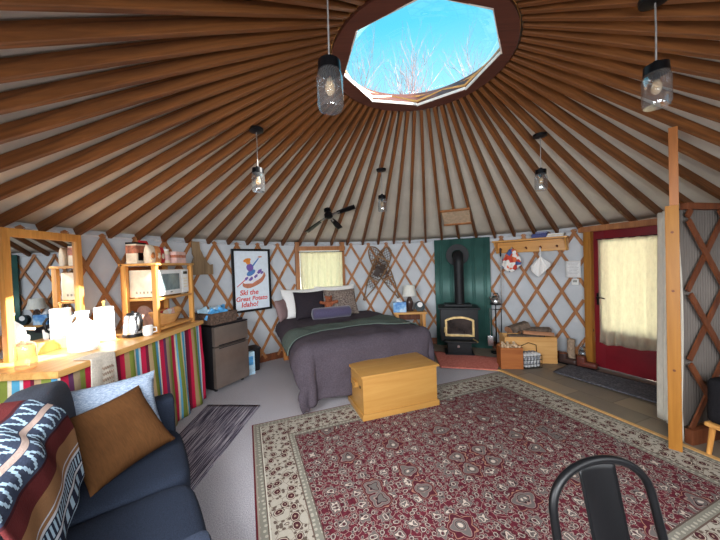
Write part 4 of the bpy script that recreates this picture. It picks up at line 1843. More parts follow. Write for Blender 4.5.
# ------------------------------------------------------------------ kitchen counter on the left
ct = thing('countertop', 'long pale wooden kitchen counter along the left wall', 'counter', (0, 0, 0))
CTZ = 0.92
b = B()
b.prism([(-1.84, 1.75), (-1.84, 3.40), (-2.36, 3.40), (-2.505, 3.05), (-2.555, 2.6), (-2.575, 2.2), (-2.53, 1.72)], CTZ - 0.042, CTZ)
bmesh.ops.bevel(b.bm, geom=[e for e in b.bm.edges], offset=0.004, segments=2, affect='EDGES')
b.build('worktop', 'pine_y', ct, 30)
for x, y in ((-1.92, 1.84), (-1.92, 3.32), (-2.44, 1.84), (-2.32, 3.3)):
    b = B()
    b.box((x, y, (CTZ - 0.042) / 2), (0.07, 0.07, CTZ - 0.042), 0.004)
    b.build('leg', 'pine_z', ct)
STR = [(0, (122, 134, 58)), (0.05, (206, 190, 150)), (0.07, (92, 172, 208)), (0.115, (224, 228, 226)), (0.135, (96, 48, 92)), (0.16, (120, 28, 52)),
       (0.215, (192, 30, 66)), (0.255, (170, 140, 100)), (0.30, (132, 144, 64)), (0.36, (226, 214, 186)), (0.385, (90, 168, 204)), (0.43, (210, 222, 226)),
       (0.455, (196, 34, 72)), (0.51, (110, 34, 54)), (0.54, (186, 158, 118)), (0.59, (126, 138, 60)), (0.65, (88, 158, 198)), (0.69, (232, 228, 214)), (0.71, (180, 30, 64)),
       (0.76, (92, 50, 84)), (0.79, (160, 138, 108)), (0.84, (134, 146, 66)), (0.89, (198, 38, 74)), (0.95, (214, 200, 172)), (0.975, (96, 164, 198))]
mstr = uv_bands('striped_cloth', STR, 'u', 0.95, 2.5, 140)
b = B()
PATH = [Vector((-2.5, 1.775, 0)), Vector((-1.865, 1.79, 0)), Vector((-1.865, 3.385, 0))]
LA, LB = (PATH[1] - PATH[0]).length, (PATH[2] - PATH[1]).length


def skirt(u, v):
    s = u * (LA + LB)
    if s < LA:
        p = PATH[0].lerp(PATH[1], s / LA)
        n = Vector((0, -1, 0))
    else:
        p = PATH[1].lerp(PATH[2], (s - LA) / LB)
        n = Vector((1, 0, 0))
    k = 1 - v
    wv = 0.018 * math.sin(s * 28 + 1.2 * nz(s * 3, v)) + 0.016 * nz(s * 7, v * 1.5, 4)
    p = p + n * (wv * (0.35 + 0.65 * k) + 0.03 * k)
    return Vector((p.x, p.y, 0.012 + v * (CTZ - 0.058)))


b.grid(skirt, 240, 14)
sk2 = solidify(b.build('striped_curtain', mstr, None, 80), 0.004)
tag(sk2, 'multicoloured striped cloth curtain hanging under the kitchen counter', 'curtain')

# mirror
MXX = -2.405
mr = thing('wall_mirror', 'large mirror in a wooden frame standing at the back of the counter', 'mirror', (MXX, 1.965, CTZ + 0.001))
mh, mw = 0.915, 0.56
b = B()
b.box((0, 0.0225, mh / 2), (0.04, 0.045, mh), 0.004)
b.box((0, mw - 0.0225, mh / 2), (0.04, 0.045, mh), 0.004)
b.box((0, mw / 2, mh - 0.03), (0.038, mw - 0.09, 0.06), 0.004)
b.box((0.004, mw / 2, 0.04), (0.045, mw - 0.09, 0.08), 0.004)
b.build('frame', 'pine_z', mr)
b = B()
b.box((-0.004, mw / 2, mh / 2), (0.006, mw - 0.08, mh - 0.11))
b.build('mirror_glass', 'mirror', mr, 0)

# soap dispenser
sp = thing('soap_dispenser', 'clear soap pump bottle at the near end of the counter', 'bottle', (-2.12, 1.835, CTZ + 0.001))
b = B()
b.lathe([(0, 0), (0.045, 0), (0.05, 0.008), (0.05, 0.135), (0.044, 0.155), (0.02, 0.17), (0.017, 0.18), (0, 0.18)], 24)
b.build('bottle', 'soap', sp, 50)
b = B()
b.lathe([(0, 0.18), (0.021, 0.18), (0.021, 0.205), (0.008, 0.21), (0.008, 0.24), (0, 0.24)], 16)
b.tube([(-0.012, 0, 0.245), (0.015, 0, 0.25), (0.045, 0.02, 0.243)], 0.0085)
b.build('pump', 'white', sp, 50)

# big white glass jug
jg = thing('glass_jug', 'large clear jug with a short neck, sunlit, on the counter before the mirror', 'jug', (-2.12, 2.22, CTZ + 0.001))
b = B()
b.lathe([(0, 0.0), (0.075, 0.0), (0.088, 0.012), (0.09, 0.05), (0.09, 0.155), (0.078, 0.195), (0.046, 0.228), (0.034, 0.245), (0.034, 0.275), (0.042, 0.28), (0.042, 0.30), (0, 0.30)], 32)
b.build('body', 'jug', jg, 50)
b = B()
b.tube([(0.0, -0.036, 0.285), (0.0, -0.085, 0.27), (0.0, -0.1, 0.22), (0.0, -0.085, 0.175)], 0.009)
b.build('handle', 'jug', jg)
# water dispenser / paper towel roll
pt = thing('paper_towel_roll', 'white paper towel roll standing on the counter in the sun', 'paper roll', (-2.22, 2.52, CTZ + 0.001))
b = B()
b.lathe([(0, 0), (0.075, 0), (0.075, 0.014), (0, 0.014)], 24)
b.cyl((0, 0, 0.01), (0, 0, 0.33), 0.008, seg=10)
b.sphere((0, 0, 0.335), 0.014, 10)
b.build('holder', 'pine', pt, 40)
b = B()
b.lathe([(0.02, 0.016), (0.066, 0.016), (0.067, 0.02), (0.067, 0.286), (0.066, 0.29), (0.02, 0.29)], 28)
b.build('roll', 'paper', pt, 40)
# kettle
kt2 = thing('electric_kettle', 'brushed steel electric kettle on the counter in front of the shelf unit', 'kettle', (-2.08, 2.66, CTZ + 0.001), -0.4)
b = B()
b.lathe([(0, 0), (0.082, 0), (0.084, 0.02), (0.08, 0.03), (0, 0.03)], 28)
b.build('base', 'black', kt2, 40)
b = B()
b.lathe([(0, 0.03), (0.08, 0.03), (0.08, 0.045), (0.066, 0.185), (0.062, 0.195), (0.0, 0.205)], 28)
b.tube([(-0.06, 0, 0.15), (-0.085, 0, 0.175), (-0.095, 0, 0.188)], [0.024, 0.018, 0.012], 10)
b.build('body', 'steel', kt2, 40)
b = B()
b.tube([(0.055, 0, 0.195), (0.1, 0, 0.19), (0.12, 0, 0.15), (0.105, 0, 0.08), (0.075, 0, 0.06)], 0.012)
b.build('handle', 'black', kt2)
b = B()
b.lathe([(0, 0.2), (0.05, 0.2), (0.045, 0.212), (0.012, 0.216), (0.012, 0.228), (0, 0.23)], 20)
b.build('lid', 'black', kt2, 40)
# white cup
cp = thing('cup', 'white cup on the counter between kettle and shelf post', 'cup', (-1.955, 2.665, CTZ + 0.001), 0.6)
b = B()
b.lathe([(0, 0), (0.03, 0), (0.038, 0.01), (0.042, 0.09), (0.038, 0.09), (0.034, 0.012), (0, 0.01)], 22)
b.build('body', 'white', cp, 50)
b = B()
b.tube([(0.038, 0, 0.07), (0.065, 0, 0.068), (0.066, 0, 0.03), (0.036, 0, 0.025)], 0.006)
b.build('handle', 'white', cp)

# towel hanging over the counter edge
tw = thing('dish_towel', 'beige printed dish towel hanging over the front edge of the counter', 'towel', M=frame((-1.836, 2.05, CTZ + 0.004), (0, 1, 0), (0, 0, 1)))


def towel(u, v):
    s = v * 0.42
    x = (u - 0.5) * 0.20 * (1 + 0.25 * (v - 0.5) * (1 if u < 0.5 else 0.4))
    if s < 0.12:
        return Vector((x, 0.12 - s, 0.003))
    e = s - 0.12
    r = 0.012
    if e < r * PI / 2:
        return Vector((x, -r * math.sin(e / r), 0.003 - r * (1 - math.cos(e / r))))
    return Vector((x + 0.02 * e, -r - 0.012 * abs(math.sin(u * 7)) * e * 3, -r - (e - r * PI / 2) * (1 - 0.06 * math.sin(u * 4))))


b = B()
b.grid(towel, 24, 40)
tt = solidify(b.build('cloth', 'towel', tw, 80), 0.003, 1.0)
for k in range(4):
    b = B()
    wv = []
    for i in range(22):
        x = -0.045 + 0.09 * i / 21
        wv.append((x + 0.008, -0.033, -0.085 - 0.04 * k + 0.011 * math.sin(i * 1.5 + k)))
    b.tube(wv, 0.0035, 5)
    b.build('printed_line', plain('brown_ink', (140, 120, 104), 0.9), tt)

# ------------------------------------------------------------------ shelf unit with microwave
SX0, SX1, SY0, SY1 = -2.245, -1.915, 2.75, 3.36
Wd_, Dp = SY1 - SY0, SX1 - SX0
Msh = frame((SX1, SY0, CTZ + 0.001), (0, 1, 0), (0, 0, 1))      # x along the front, y back into the wall
sh = thing('shelf_unit', 'open pine shelf unit holding the microwave on the counter', 'shelf', M=Msh)
SHH = 0.64
for x in (0.0175, Wd_ - 0.0175):
    for y in (0.0225, Dp - 0.0225):
        b = B()
        b.box((x, y, SHH / 2), (0.035, 0.045, SHH), 0.003)
        b.build('post', 'pine_z', sh)
for nm, z in (('top_board', SHH + 0.011), ('middle_board', 0.315), ('bottom_board', 0.03)):
    b = B()
    if z > SHH:
        b.box((Wd_ / 2, Dp / 2, z), (Wd_ + 0.02, Dp + 0.02, 0.022), 0.003)
    else:
        b.box((Wd_ / 2, Dp / 2, z), (Wd_ - 0.071, Dp - 0.004, 0.022), 0.003)
    b.build(nm, 'pine', sh)
b = B()
b.box((Wd_ / 2, Dp + 0.006, SHH / 2), (Wd_ - 0.01, 0.01, SHH - 0.01))
b.build('back_panel', 'crate', sh)


def on_shelf(x, y, z):
    return Msh @ Matrix.Translation((x, y, z))


mwv = thing('microwave', 'white microwave oven on the middle board of the shelf unit', 'microwave', M=on_shelf(Wd_ / 2, 0.03, 0.3275))
b = B()
b.box((0, 0.14, 0.141), (0.50, 0.26, 0.262), 0.008)
for x in (-0.2, 0.2):
    for y in (0.04, 0.24):
        b.cyl((x, y, 0), (x, y, 0.012), 0.015, seg=10)
b.build('housing', 'cream', mwv)
b = B()
b.box((-0.06, 0.002, 0.141), (0.36, 0.022, 0.25), 0.006)
dd = b.build('door', 'white', mwv)
b = B()
b.box((-0.06, -0.011, 0.146), (0.27, 0.006, 0.165), 0.003)
b.build('door_window', plain('grey_glass', (112, 128, 132), 0.15, 0, 0.1), dd)
b = B()
b.box((0.185, 0.002, 0.141), (0.118, 0.022, 0.25), 0.006)
pp = b.build('control_panel', 'white', mwv)
b = B()
b.box((0.185, -0.0105, 0.232), (0.07, 0.004, 0.03), 0.002)
b.build('display', 'black', pp)
for r_ in range(4):
    for c_ in range(3):
        b = B()
        b.box((0.16 + 0.025 * c_, -0.0105, 0.17 - 0.03 * r_), (0.018, 0.004, 0.016), 0.002, seg=1)
        b.build('button', 'cream', pp)
b = B()
for k in range(5):
    b.box((-0.2505, 0.06 + 0.035 * k, 0.055), (0.003, 0.016, 0.022))
b.build('side_vent', plain('vent_shadow', (150, 140, 124), 0.8), mwv, 0)
b = B()
b.box((-0.06, -0.0102, 0.042), (0.035, 0.004, 0.012), 0.002)
b.build('badge', 'steel', dd)

# food on top of the shelf unit
TZ = SHH + 0.0225


def carton(name, x, y, w, d, h, m1, label, cat, m2=None, band=None, lid=None, rz=0.0):
    o = thing(name, label, cat, M=on_shelf(x, y, TZ) @ Matrix.Rotation(rz, 4, 'Z'))
    b = B()
    b.box((0, 0, h / 2), (w, d, h), 0.006)
    b.build('carton', m1, o)
    if band:
        b = B()
        b.box((0, 0, h * band[0]), (w + 0.003, d + 0.003, h * band[1]), 0.004)
        b.build('print_panel', m2, o)
    if lid:
        b = B()
        b.box((0, 0, h + 0.008), (w + 0.004, d + 0.004, 0.016), 0.005)
        b.build('lid', lid, o)
    return o


MAT['redpack'] = plain('red_pack', (190, 36, 44), 0.5, 0, 0.12, 14)
MAT['orangepack'] = plain('orange_pack', (214, 140, 84), 0.5, 0, 0.2, 14)
MAT['creampack'] = plain('cream_pack', (234, 216, 190), 0.5, 0, 0.08, 14)
MAT['pinkpack'] = plain('pink_pack', (224, 186, 178), 0.5, 0, 0.1, 14)
MAT['brownprint'] = plain('brown_print', (178, 110, 84), 0.5, 0, 0.25, 30)
c1 = carton('coffee_canister', 0.06, 0.22, 0.13, 0.10, 0.185, 'creampack', 'white and brown canister with black label, leftmost on top of the shelf unit', 'canister', 'brownprint', (0.72, 0.4), 'black')
b = B()
b.box((-0.005, -0.0505, 0.065), (0.08, 0.004, 0.075), 0.002)
b.build('black_label', 'black', c1)


def foodbag(x, y, w, h, d, m1, m2, label, name='food_bag'):
    o = thing(name, label, 'bag', M=on_shelf(x, y, TZ))
    b = B()

    def fn(u, v):
        a = u * 2 * PI
        k = (1 - 0.85 * max(0, (v - 0.75) / 0.25) ** 1.2) * (0.85 + 0.15 * math.sin(min(1, v * 1.3) * PI))
        ex = abs(math.cos(a)) ** 0.6 * (1 if math.cos(a) > 0 else -1)
        ey = abs(math.sin(a)) ** 0.6 * (1 if math.sin(a) > 0 else -1)
        return Vector((w / 2 * ex * (0.94 + 0.06 * k), d / 2 * ey * k + 0.004 * nz(u * 6, v * 6, x * 9), h * v))
    b.grid(fn, 32, 14)
    bmesh.ops.remove_doubles(b.bm, verts=b.bm.verts[:], dist=0.0005)
    bmesh.ops.holes_fill(b.bm, edges=b.bm.edges[:], sides=40)
    b.build('pouch', m1, o, 60)
    b = B()
    b.sphere((0, -d / 2 + 0.006, h * 0.42), (w * 0.33, 0.01, h * 0.2), 14)
    b.build('print_panel', m2, o, 60)
    return o


foodbag(0.055, 0.09, 0.10, 0.175, 0.07, 'creampack', 'orangepack', 'cream food bag next to the coffee canister on top of the shelf unit')
foodbag(0.155, 0.10, 0.09, 0.17, 0.07, 'orangepack', 'creampack', 'orange and cream food bag on top of the shelf unit, left of the red one')
foodbag(0.235, 0.11, 0.075, 0.165, 0.06, 'redpack', 'creampack', 'red food bag on top of the shelf unit above the microwave')
foodbag(0.18, 0.24, 0.12, 0.23, 0.08, 'redpack', 'orangepack', 'tall red topped food bag at the back on top of the shelf unit')


def jar_thing(x, y, r, h, m1, m2, label, lidm):
    o = thing('food_jar', label, 'jar', M=on_shelf(x, y, TZ))
    b = B()
    b.lathe([(0, 0), (r * 0.92, 0), (r, 0.008), (r, h * 0.78), (r * 0.8, h * 0.86), (0, h * 0.86)], 22)
    b.build('jar', m1, o, 40)
    b = B()
    b.lathe([(r * 1.01, h * 0.2), (r * 1.015, h * 0.2), (r * 1.015, h * 0.62), (r * 1.01, h * 0.62)], 22)
    b.build('label_band', m2, o, 40)
    b = B()
    b.lathe([(0, h * 0.86), (r * 0.86, h * 0.86), (r * 0.86, h), (0, h)], 22)
    b.build('lid', lidm, o, 40)


jar_thing(0.32, 0.12, 0.042, 0.15, 'creampack', 'pinkpack', 'cream jar with white lid on top of the shelf unit, right of the red bag', 'white')
jar_thing(0.405, 0.20, 0.04, 0.155, 'creampack', 'orangepack', 'small jar with black lid toward the back right of the shelf unit top', 'black')
carton('snack_box', 0.46, 0.08, 0.17, 0.09, 0.125, 'pinkpack', 'pale pink snack box at the right end of the shelf unit top', 'box', 'brownprint', (0.6, 0.25))
# bottom board: plate and tray of packets
pl = thing('plate', 'mauve plate standing upright at the left inside the shelf unit bottom', 'plate', M=on_shelf(0.10, 0.20, 0.042) @ Matrix.Translation((0, 0, 0.105)) @ Matrix.Rotation(1.25, 4, 'X'))
b = B()
b.lathe([(0, 0.0), (0.06, 0.0), (0.075, 0.006), (0.105, 0.014), (0.105, 0.018), (0.072, 0.011), (0, 0.006)], 32)
b.build('dish', plain('mauve_glaze', (188, 150, 138), 0.35), pl, 50)
b = B()
b.lathe([(0.05, -0.004), (0.056, -0.004), (0.056, 0.001), (0.05, 0.001)], 32)
b.build('foot_ring', plain('mauve_glaze_dark', (166, 130, 118), 0.4), pl, 50)
tr = thing('wicker_tray', 'pale boat-shaped wooden tray of packets inside the shelf unit bottom', 'tray', M=on_shelf(0.33, 0.15, 0.0415))
b = B()


def tray(u, v):
    a = u * 2 * PI
    k = 0.55 + 0.45 * v
    return Vector((0.20 * k * math.cos(a), 0.11 * k * math.sin(a), 0.10 * v + 0.045 * v * abs(math.cos(a)) ** 3))


b.grid(tray, 48, 8)
bmesh.ops.remove_doubles(b.bm, verts=b.bm.verts[:], dist=0.0005)
low = [v for v in b.bm.verts if v.co.z < 1e-5]
bmesh.ops.contextual_create(b.bm, geom=low)
solidify(b.build('bowl', 'boxwood', tr, 50), 0.008, 1.0)
pk_cols = ['redpack', 'white', 'creampack', 'orangepack', 'white', 'redpack', 'pinkpack']
pk_names = ['red packet at the left end', 'white packet left of the middle', 'cream packet near the middle front', 'orange packet in the middle', 'white packet right of the middle', 'red packet toward the right back', 'pink packet at the right end']
for k in range(7):
    b = B()
    b.box((0, 0, 0), (0.06, 0.014, 0.085), 0.005)
    o = b.build('snack_packet', pk_cols[k], None)
    o.matrix_world = on_shelf(0.33 - 0.115 + 0.038 * k, 0.15 + (-0.02, 0.02, -0.035, 0.03, -0.01, 0.035, 0.0)[k], 0.0415 + 0.095) @ Matrix.Rotation(0.3 * math.sin(k * 2.1), 4, 'Y') @ Matrix.Rotation(0.25 * math.cos(k * 1.7), 4, 'X')
    tag(o, pk_names[k] + ' of the wooden tray', 'packet', 'packets in the tray')

# ------------------------------------------------------------------ refrigerator, basket of packets, bin, plaque, poster
FX = Vector((0.23, 0.45, 0)).normalized()
Mf = frame((-1.78, 3.51, 0.001), FX, (0, 0, 1))
fr = thing('refrigerator', 'small black refrigerator with two steel doors beside the counter', 'refrigerator', M=Mf)
FWd, FDp, FHt = 0.50, 0.44, 0.80
b = B()
b.box((FWd / 2, FDp / 2 + 0.025, 0.415), (FWd, FDp - 0.05, 0.77), 0.008)
for x in (0.05, FWd - 0.05):
    for y in (0.08, FDp - 0.05):
        b.cyl((x, y, 0), (x, y, 0.032), 0.02, seg=10)
b.build('cabinet', 'fridge_body', fr)
b = B()
b.box((FWd / 2, 0.02, 0.68), (FWd, 0.055, 0.24), 0.012)
fd = b.build('freezer_door', 'fridge_door', fr)
b = B()
b.box((FWd / 2, 0.02, 0.30), (FWd, 0.055, 0.50), 0.012)
ld = b.build('lower_door', 'fridge_door', fr)
for par, z in ((fd, 0.572), (ld, 0.536)):
    b = B()
    b.box((FWd * 0.5, -0.004, z), (FWd * 0.8, 0.02, 0.012), 0.004)
    b.build('grip', 'fridge_body', par)
b = B()
b.box((FWd / 2, 0.02, 0.812), (FWd, 0.06, 0.018), 0.004)
b.build('hinge_cover', 'fridge_body', fr)

bk = thing('wicker_basket', 'brown wicker basket on top of the small refrigerator', 'basket', M=Mf @ Matrix.Translation((0.19, 0.20, 0.822)))
WM = plain('wicker', (92, 74, 64), 0.8, 0, 0.3, 40, 0.3, 0.6)
b = B()
bw, bd_, bh = 0.36, 0.30, 0.125
for k in range(9):
    z = 0.008 + k * 0.0145
    gg = 1 + 0.02 * k / 9
    w2, d2_ = bw / 2 * gg, bd_ / 2 * gg
    b.tube([(-w2, -d2_, z), (w2, -d2_, z), (w2, d2_, z), (-w2, d2_, z), (-w2, -d2_ + 0.001, z)], 0.0085, 6)
b.build('woven_sides', WM, bk, 60)
b = B()
b.box((0, 0, 0.006), (bw, bd_, 0.01))
b.build('base', WM, bk)
b = B()
b.tube([(-bw / 2 - 0.004, -bd_ / 2 - 0.004, bh + 0.004), (bw / 2 + 0.004, -bd_ / 2 - 0.004, bh + 0.004), (bw / 2 + 0.004, bd_ / 2 + 0.004, bh + 0.004), (-bw / 2 - 0.004, bd_ / 2 + 0.004, bh + 0.004), (-bw / 2 - 0.004, -bd_ / 2, bh + 0.004)], 0.012, 8)
b.build('rim', WM, bk, 60)
BLU = [plain('blue_pack', (84, 158, 214), 0.4, 0, 0.2, 18), plain('pale_blue_pack', (182, 214, 234), 0.4, 0, 0.1, 18), plain('teal_pack', (120, 170, 170), 0.4, 0, 0.15, 18)]
bn = ['blue packet at the near left corner', 'pale blue packet at the left side', 'pale blue packet left of the middle', 'blue packet in the middle', 'pale packet at the far left', 'blue packet right of the middle', 'greenish packet at the back', 'blue packet at the right end']
for k in range(8):
    b = B()
    b.box((0, 0, 0), (0.12, 0.03, 0.16), 0.012, seg=3)
    o = b.build('tea_packet', BLU[(0, 1, 1, 0, 1, 0, 2, 0)[k]], None)
    px_ = (-0.13, -0.11, -0.05, 0.0, -0.12, 0.05, -0.02, 0.11)[k]
    py_ = (-0.09, -0.02, -0.06, -0.08, 0.08, 0.0, 0.09, 0.05)[k]
    o.matrix_world = Mf @ Matrix.Translation((0.19 + px_, 0.20 + py_, 0.822 + 0.115 + 0.012 * (k % 3))) @ Matrix.Rotation(0.5 * math.sin(k * 1.3), 4, 'Z') @ Matrix.Rotation(0.45 * math.cos(k * 2.2), 4, 'Y') @ Matrix.Rotation(0.35, 4, 'X')
    tag(o, bn[k] + ' of the wicker basket on the refrigerator', 'packet', 'packets in the wicker basket')
bx = thing('flat_box', 'dark flat box with white print lying on the right of the refrigerator top', 'box', M=Mf @ Matrix.Translation((0.44, 0.17, 0.801)))
b = B()
b.box((0, 0, 0.02), (0.1, 0.2, 0.04), 0.004)
b.build('carton', 'fridge_body', bx)
b = B()
b.box((0, 0, 0.0405), (0.07, 0.1, 0.002))
b.build('print_panel', 'paper', bx, 0)

bi = thing('waste_bin', 'black waste bin on the carpet behind the refrigerator', 'bin', M=frame((-1.66, 4.29, 0.001), (0.75, 0.66, 0), (0, 0, 1)))
b = B()
b.box((0, 0, 0.16), (0.24, 0.2, 0.32), 0.02, seg=3)
for v in b.bm.verts:
    v.co.x *= 0.86 + 0.14 * v.co.z / 0.32
    v.co.y *= 0.86 + 0.14 * v.co.z / 0.32
b.build('pail', 'fridge_body', bi, 50)
b = B()
b.box((0, 0, 0.325), (0.25, 0.21, 0.03), 0.01)
b.build('lid', 'fridge_body', bi)
pb = thing('paper_bag', 'white and blue paper bag leaning on the black waste bin', 'bag', M=frame((-1.60, 4.13, 0.001), (0.75, 0.66, 0), (0, 0, 1)))
b = B()
b.box((-0.01, 0, 0.18), (0.13, 0.07, 0.28), 0.012)
b.box((-0.01, 0, 0.02), (0.13, 0.07, 0.04), 0.006)
b.build('bag_body', BLU[1], pb)
b = B()
b.box((-0.01, -0.036, 0.2), (0.08, 0.003, 0.12), 0.001, seg=1)
b.build('print_panel', BLU[0], pb)

# Idaho shaped wooden plaque on the lattice
Mi, Li = wall_frame(150.8, 145.4, 1.44, R - 0.06)
k_ = Li / 1.0
shape = [(0.0, 0.0), (1.0, 0.0), (1.0, 0.47), (0.86, 0.44), (0.75, 0.55), (0.66, 0.75), (0.58, 0.80), (0.50, 1.02), (0.42, 1.16), (0.40, 1.50), (0.06, 1.50), (0.06, 0.95), (0.13, 0.80), (0.06, 0.62), (0.0, 0.5)]
b = B()
b.prism([(x * k_, y * k_) for x, y in shape], 0, 0.016, Matrix(((1, 0, 0, 0), (0, 0, -1, 0), (0, 1, 0, 0), (0, 0, 0, 1))))
ip = b.build('state_plaque', 'idaho', None, 0)
ip.matrix_world = Mi
tag(ip, 'brown wooden state outline plaque on the wall left of the poster', 'plaque')

# poster
Mp_, Lp_ = wall_frame(140.6, 129.4, 0.85, R - 0.10)
po = thing('poster', 'framed ski poster with red lettering in a black frame on the wall', 'poster', M=Mp_)
PHh = 0.945
b = B()
fwid = 0.032
for x in (fwid / 2, Lp_ - fwid / 2):
    b.box((x, 0, PHh / 2), (fwid, 0.03, PHh), 0.003)
for z in (fwid / 2, PHh - fwid / 2):
    b.box((Lp_ / 2, 0, z), (Lp_ - 2 * fwid, 0.029, fwid), 0.003)
b.build('frame', plain('black_frame', (16, 16, 18), 0.35), po)
b = B()
b.box((Lp_ / 2, 0.004, PHh / 2), (Lp_ - fwid, 0.006, PHh - fwid))
sheet = b.build('poster_sheet', plain('poster_paper', (226, 236, 246), 0.6, 0, 0.02), po, 0)


def text_mesh(txt, size, M, m, parent, name='lettering', shear=0.15, bold=0.0022):
    cu = bpy.data.curves.new(name, 'FONT')
    cu.body = txt
    cu.size = size
    cu.shear = shear
    cu.offset = bold * size / 0.1
    cu.extrude = 0.0006
    ob = bpy.data.objects.new('tmp', cu)
    COL.objects.link(ob)
    bpy.context.view_layer.update()
    me = bpy.data.meshes.new_from_object(ob.evaluated_get(bpy.context.evaluated_depsgraph_get()))
    bpy.data.objects.remove(ob)
    me.name = name
    me.materials.clear()
    me.materials.append(m)
    o = bpy.data.objects.new(name, me)
    COL.objects.link(o)
    o.parent = parent
    o.matrix_local = M
    return o


TXR = plain('poster_red', (214, 62, 58), 0.6, 0, 0.04)
UPR = Matrix.Rotation(PI / 2, 4, 'X')
for txt, x, z, sz in (('Ski the', 0.10, 0.255, 0.105), ('Great Potato', 0.04, 0.165, 0.092), ('Idaho!', 0.115, 0.075, 0.105)):
    text_mesh(txt, sz, Matrix.Translation((x, -0.0, z)) @ UPR, TXR, sheet)


def flat(pts, m, name, y=-0.0006):
    b = B()
    b.bm.faces.new([b.bm.verts.new((x, y, z)) for x, z in pts])
    return b.build(name, m, sheet, 0)


def blob(cx, cz, rx, rz_, ang=0.0, n=24, wob=0.0, seed=0):
    out = []
    for k in range(n):
        a = 2 * PI * k / n
        q = 1 + wob * nz(math.cos(a) * 2, math.sin(a) * 2, seed)
        x, z = rx * math.cos(a) * q, rz_ * math.sin(a) * q
        out.append((cx + x * math.cos(ang) - z * math.sin(ang), cz + x * math.sin(ang) + z * math.cos(ang)))
    return out


pc = Lp_ / 2
brn = plain('potato_ink', (196, 124, 96), 0.6, 0, 0.08)
wht = plain('snow_ink', (238, 238, 246), 0.6, 0, 0.02)
blu = plain('blue_ink', (84, 128, 190), 0.6, 0, 0.06)
vio = plain('violet_ink', (120, 92, 168), 0.6, 0, 0.06)
org = plain('orange_ink', (226, 140, 60), 0.6, 0, 0.06)
flat(blob(pc + 0.03, 0.475, 0.20, 0.095, 0.42, wob=0.12, seed=3), brn, 'potato_print', -0.0004)
flat(blob(pc + 0.02, 0.52, 0.19, 0.075, 0.42, wob=0.3, seed=8), wht, 'snow_print', -0.0008)
for k, (x, z, r) in enumerate(((-0.09, 0.50, 0.035), (-0.02, 0.49, 0.04), (0.06, 0.53, 0.035), (0.12, 0.6, 0.045), (0.16, 0.58, 0.03))):
    flat(blob(pc + x, z, r, r * 0.55, 0.7, wob=0.5, seed=k), vio, 'snow_shadow_print', -0.0012)
flat(blob(pc - 0.015, 0.585, 0.075, 0.04, 0.5), blu, 'trousers_print', -0.0016)
flat(blob(pc - 0.03, 0.665, 0.055, 0.06, 0.2), vio, 'jacket_print', -0.0020)
flat([(pc + 0.0, 0.69), (pc + 0.02, 0.675), (pc + 0.12, 0.80), (pc + 0.105, 0.81)], blu, 'arm_print', -0.0024)
flat(blob(pc - 0.055, 0.745, 0.035, 0.035), org, 'face_print', -0.0024)
flat(blob(pc - 0.07, 0.775, 0.06, 0.028, 0.25), org, 'hat_print', -0.0028)
flat([(pc - 0.24, 0.385), (pc - 0.23, 0.38), (pc - 0.11, 0.47), (pc - 0.12, 0.48)], TXR, 'ski_print', -0.0012)
flat(blob(pc + 0.135, 0.825, 0.035, 0.012, 0.1, wob=0.3), brn, 'glove_print', -0.0012)

# ------------------------------------------------------------------ sofa in the left foreground
SA = math.atan2(-0.848, 0.53)
SF = Vector((-1.28, 1.98, 0))
Msf = frame((SF.x, SF.y, 0.001), (0.6, -0.8, 0), (0, 0, 1))    # x along the seat to the viewer, y to the front
sf = thing('sofa', 'dark blue grey sofa in the left foreground', 'sofa', M=Msf)
SL = 1.24
b = B()
b.box((SL / 2, -0.36, 0.175), (SL + 0.02, 0.70, 0.19), 0.03, seg=3)
b.build('base', 'sofa', sf)
for x in (-0.07, SL + 0.07):
    b = B()
    b.box((x, -0.37, 0.36), (0.13, 0.72, 0.57), 0.05, seg=4)
    b.build('arm', 'sofa', sf)
b = B()
b.box((SL / 2, -0.72, 0.43), (SL + 0.25, 0.11, 0.70), 0.045, seg=4)
b.build('back', 'sofa_back', sf)


def cushion_box(c, s, bev, puff, seed, M=None):
    b = B()
    t = bmesh.new()
    bmesh.ops.create_cube(t, size=1.0)
    bmesh.ops.subdivide_edges(t, edges=t.edges[:], cuts=11, use_grid_fill=True)
    for v in t.verts:
        q = v.co * 2
        n = 7.0
        ln = (abs(q.x) ** n + abs(q.y) ** n + abs(q.z) ** n) ** (1 / n)
        q = q / ln
        ex = (1 - abs(q.x) ** 2) * (1 - abs(q.y) ** 2) * (1 - abs(q.z) ** 2 * 0)
        q.z += math.copysign(1, q.z) * puff * (1 - q.x * q.x) * (1 - q.y * q.y) * abs(q.z)
        q.y += math.copysign(1, q.y) * puff * 0.4 * (1 - q.x * q.x) * (1 - q.z * q.z) * abs(q.y)
        w_ = 0.05 * nz(q.x * 1.8, q.y * 1.8, seed + q.z)
        v.co = Vector((q.x * s[0] / 2, q.y * s[1] / 2, q.z * s[2] / 2 * (1 + w_)))
    if M is not None:
        for v in t.verts:
            v.co = M @ v.co
    for v in t.verts:
        v.co += Vector(c)
    b.join(t)
    return b


for k in range(2):
    cushion_box((0.31 * (2 * k + 1), -0.325, 0.36), (0.615, 0.66, 0.20), 0.05, 0.12, k * 3).build('seat_cushion', 'sofa', sf, 80)
for k in range(2):
    cushion_box((0.31 * (2 * k + 1), -0.585, 0.675), (0.62, 0.22, 0.48), 0.05, 0.14, k * 5 + 1, Matrix.Rotation(0.14, 3, 'X').to_4x4()).build('back_cushion', 'sofa_back', sf, 80)
for x in (0.02, SL - 0.02):
    for y in (-0.06, -0.66):
        b = B()
        b.cyl((x, y, 0), (x, y, 0.085), 0.018, 0.024, 12)
        b.build('leg', 'darkwood', sf)


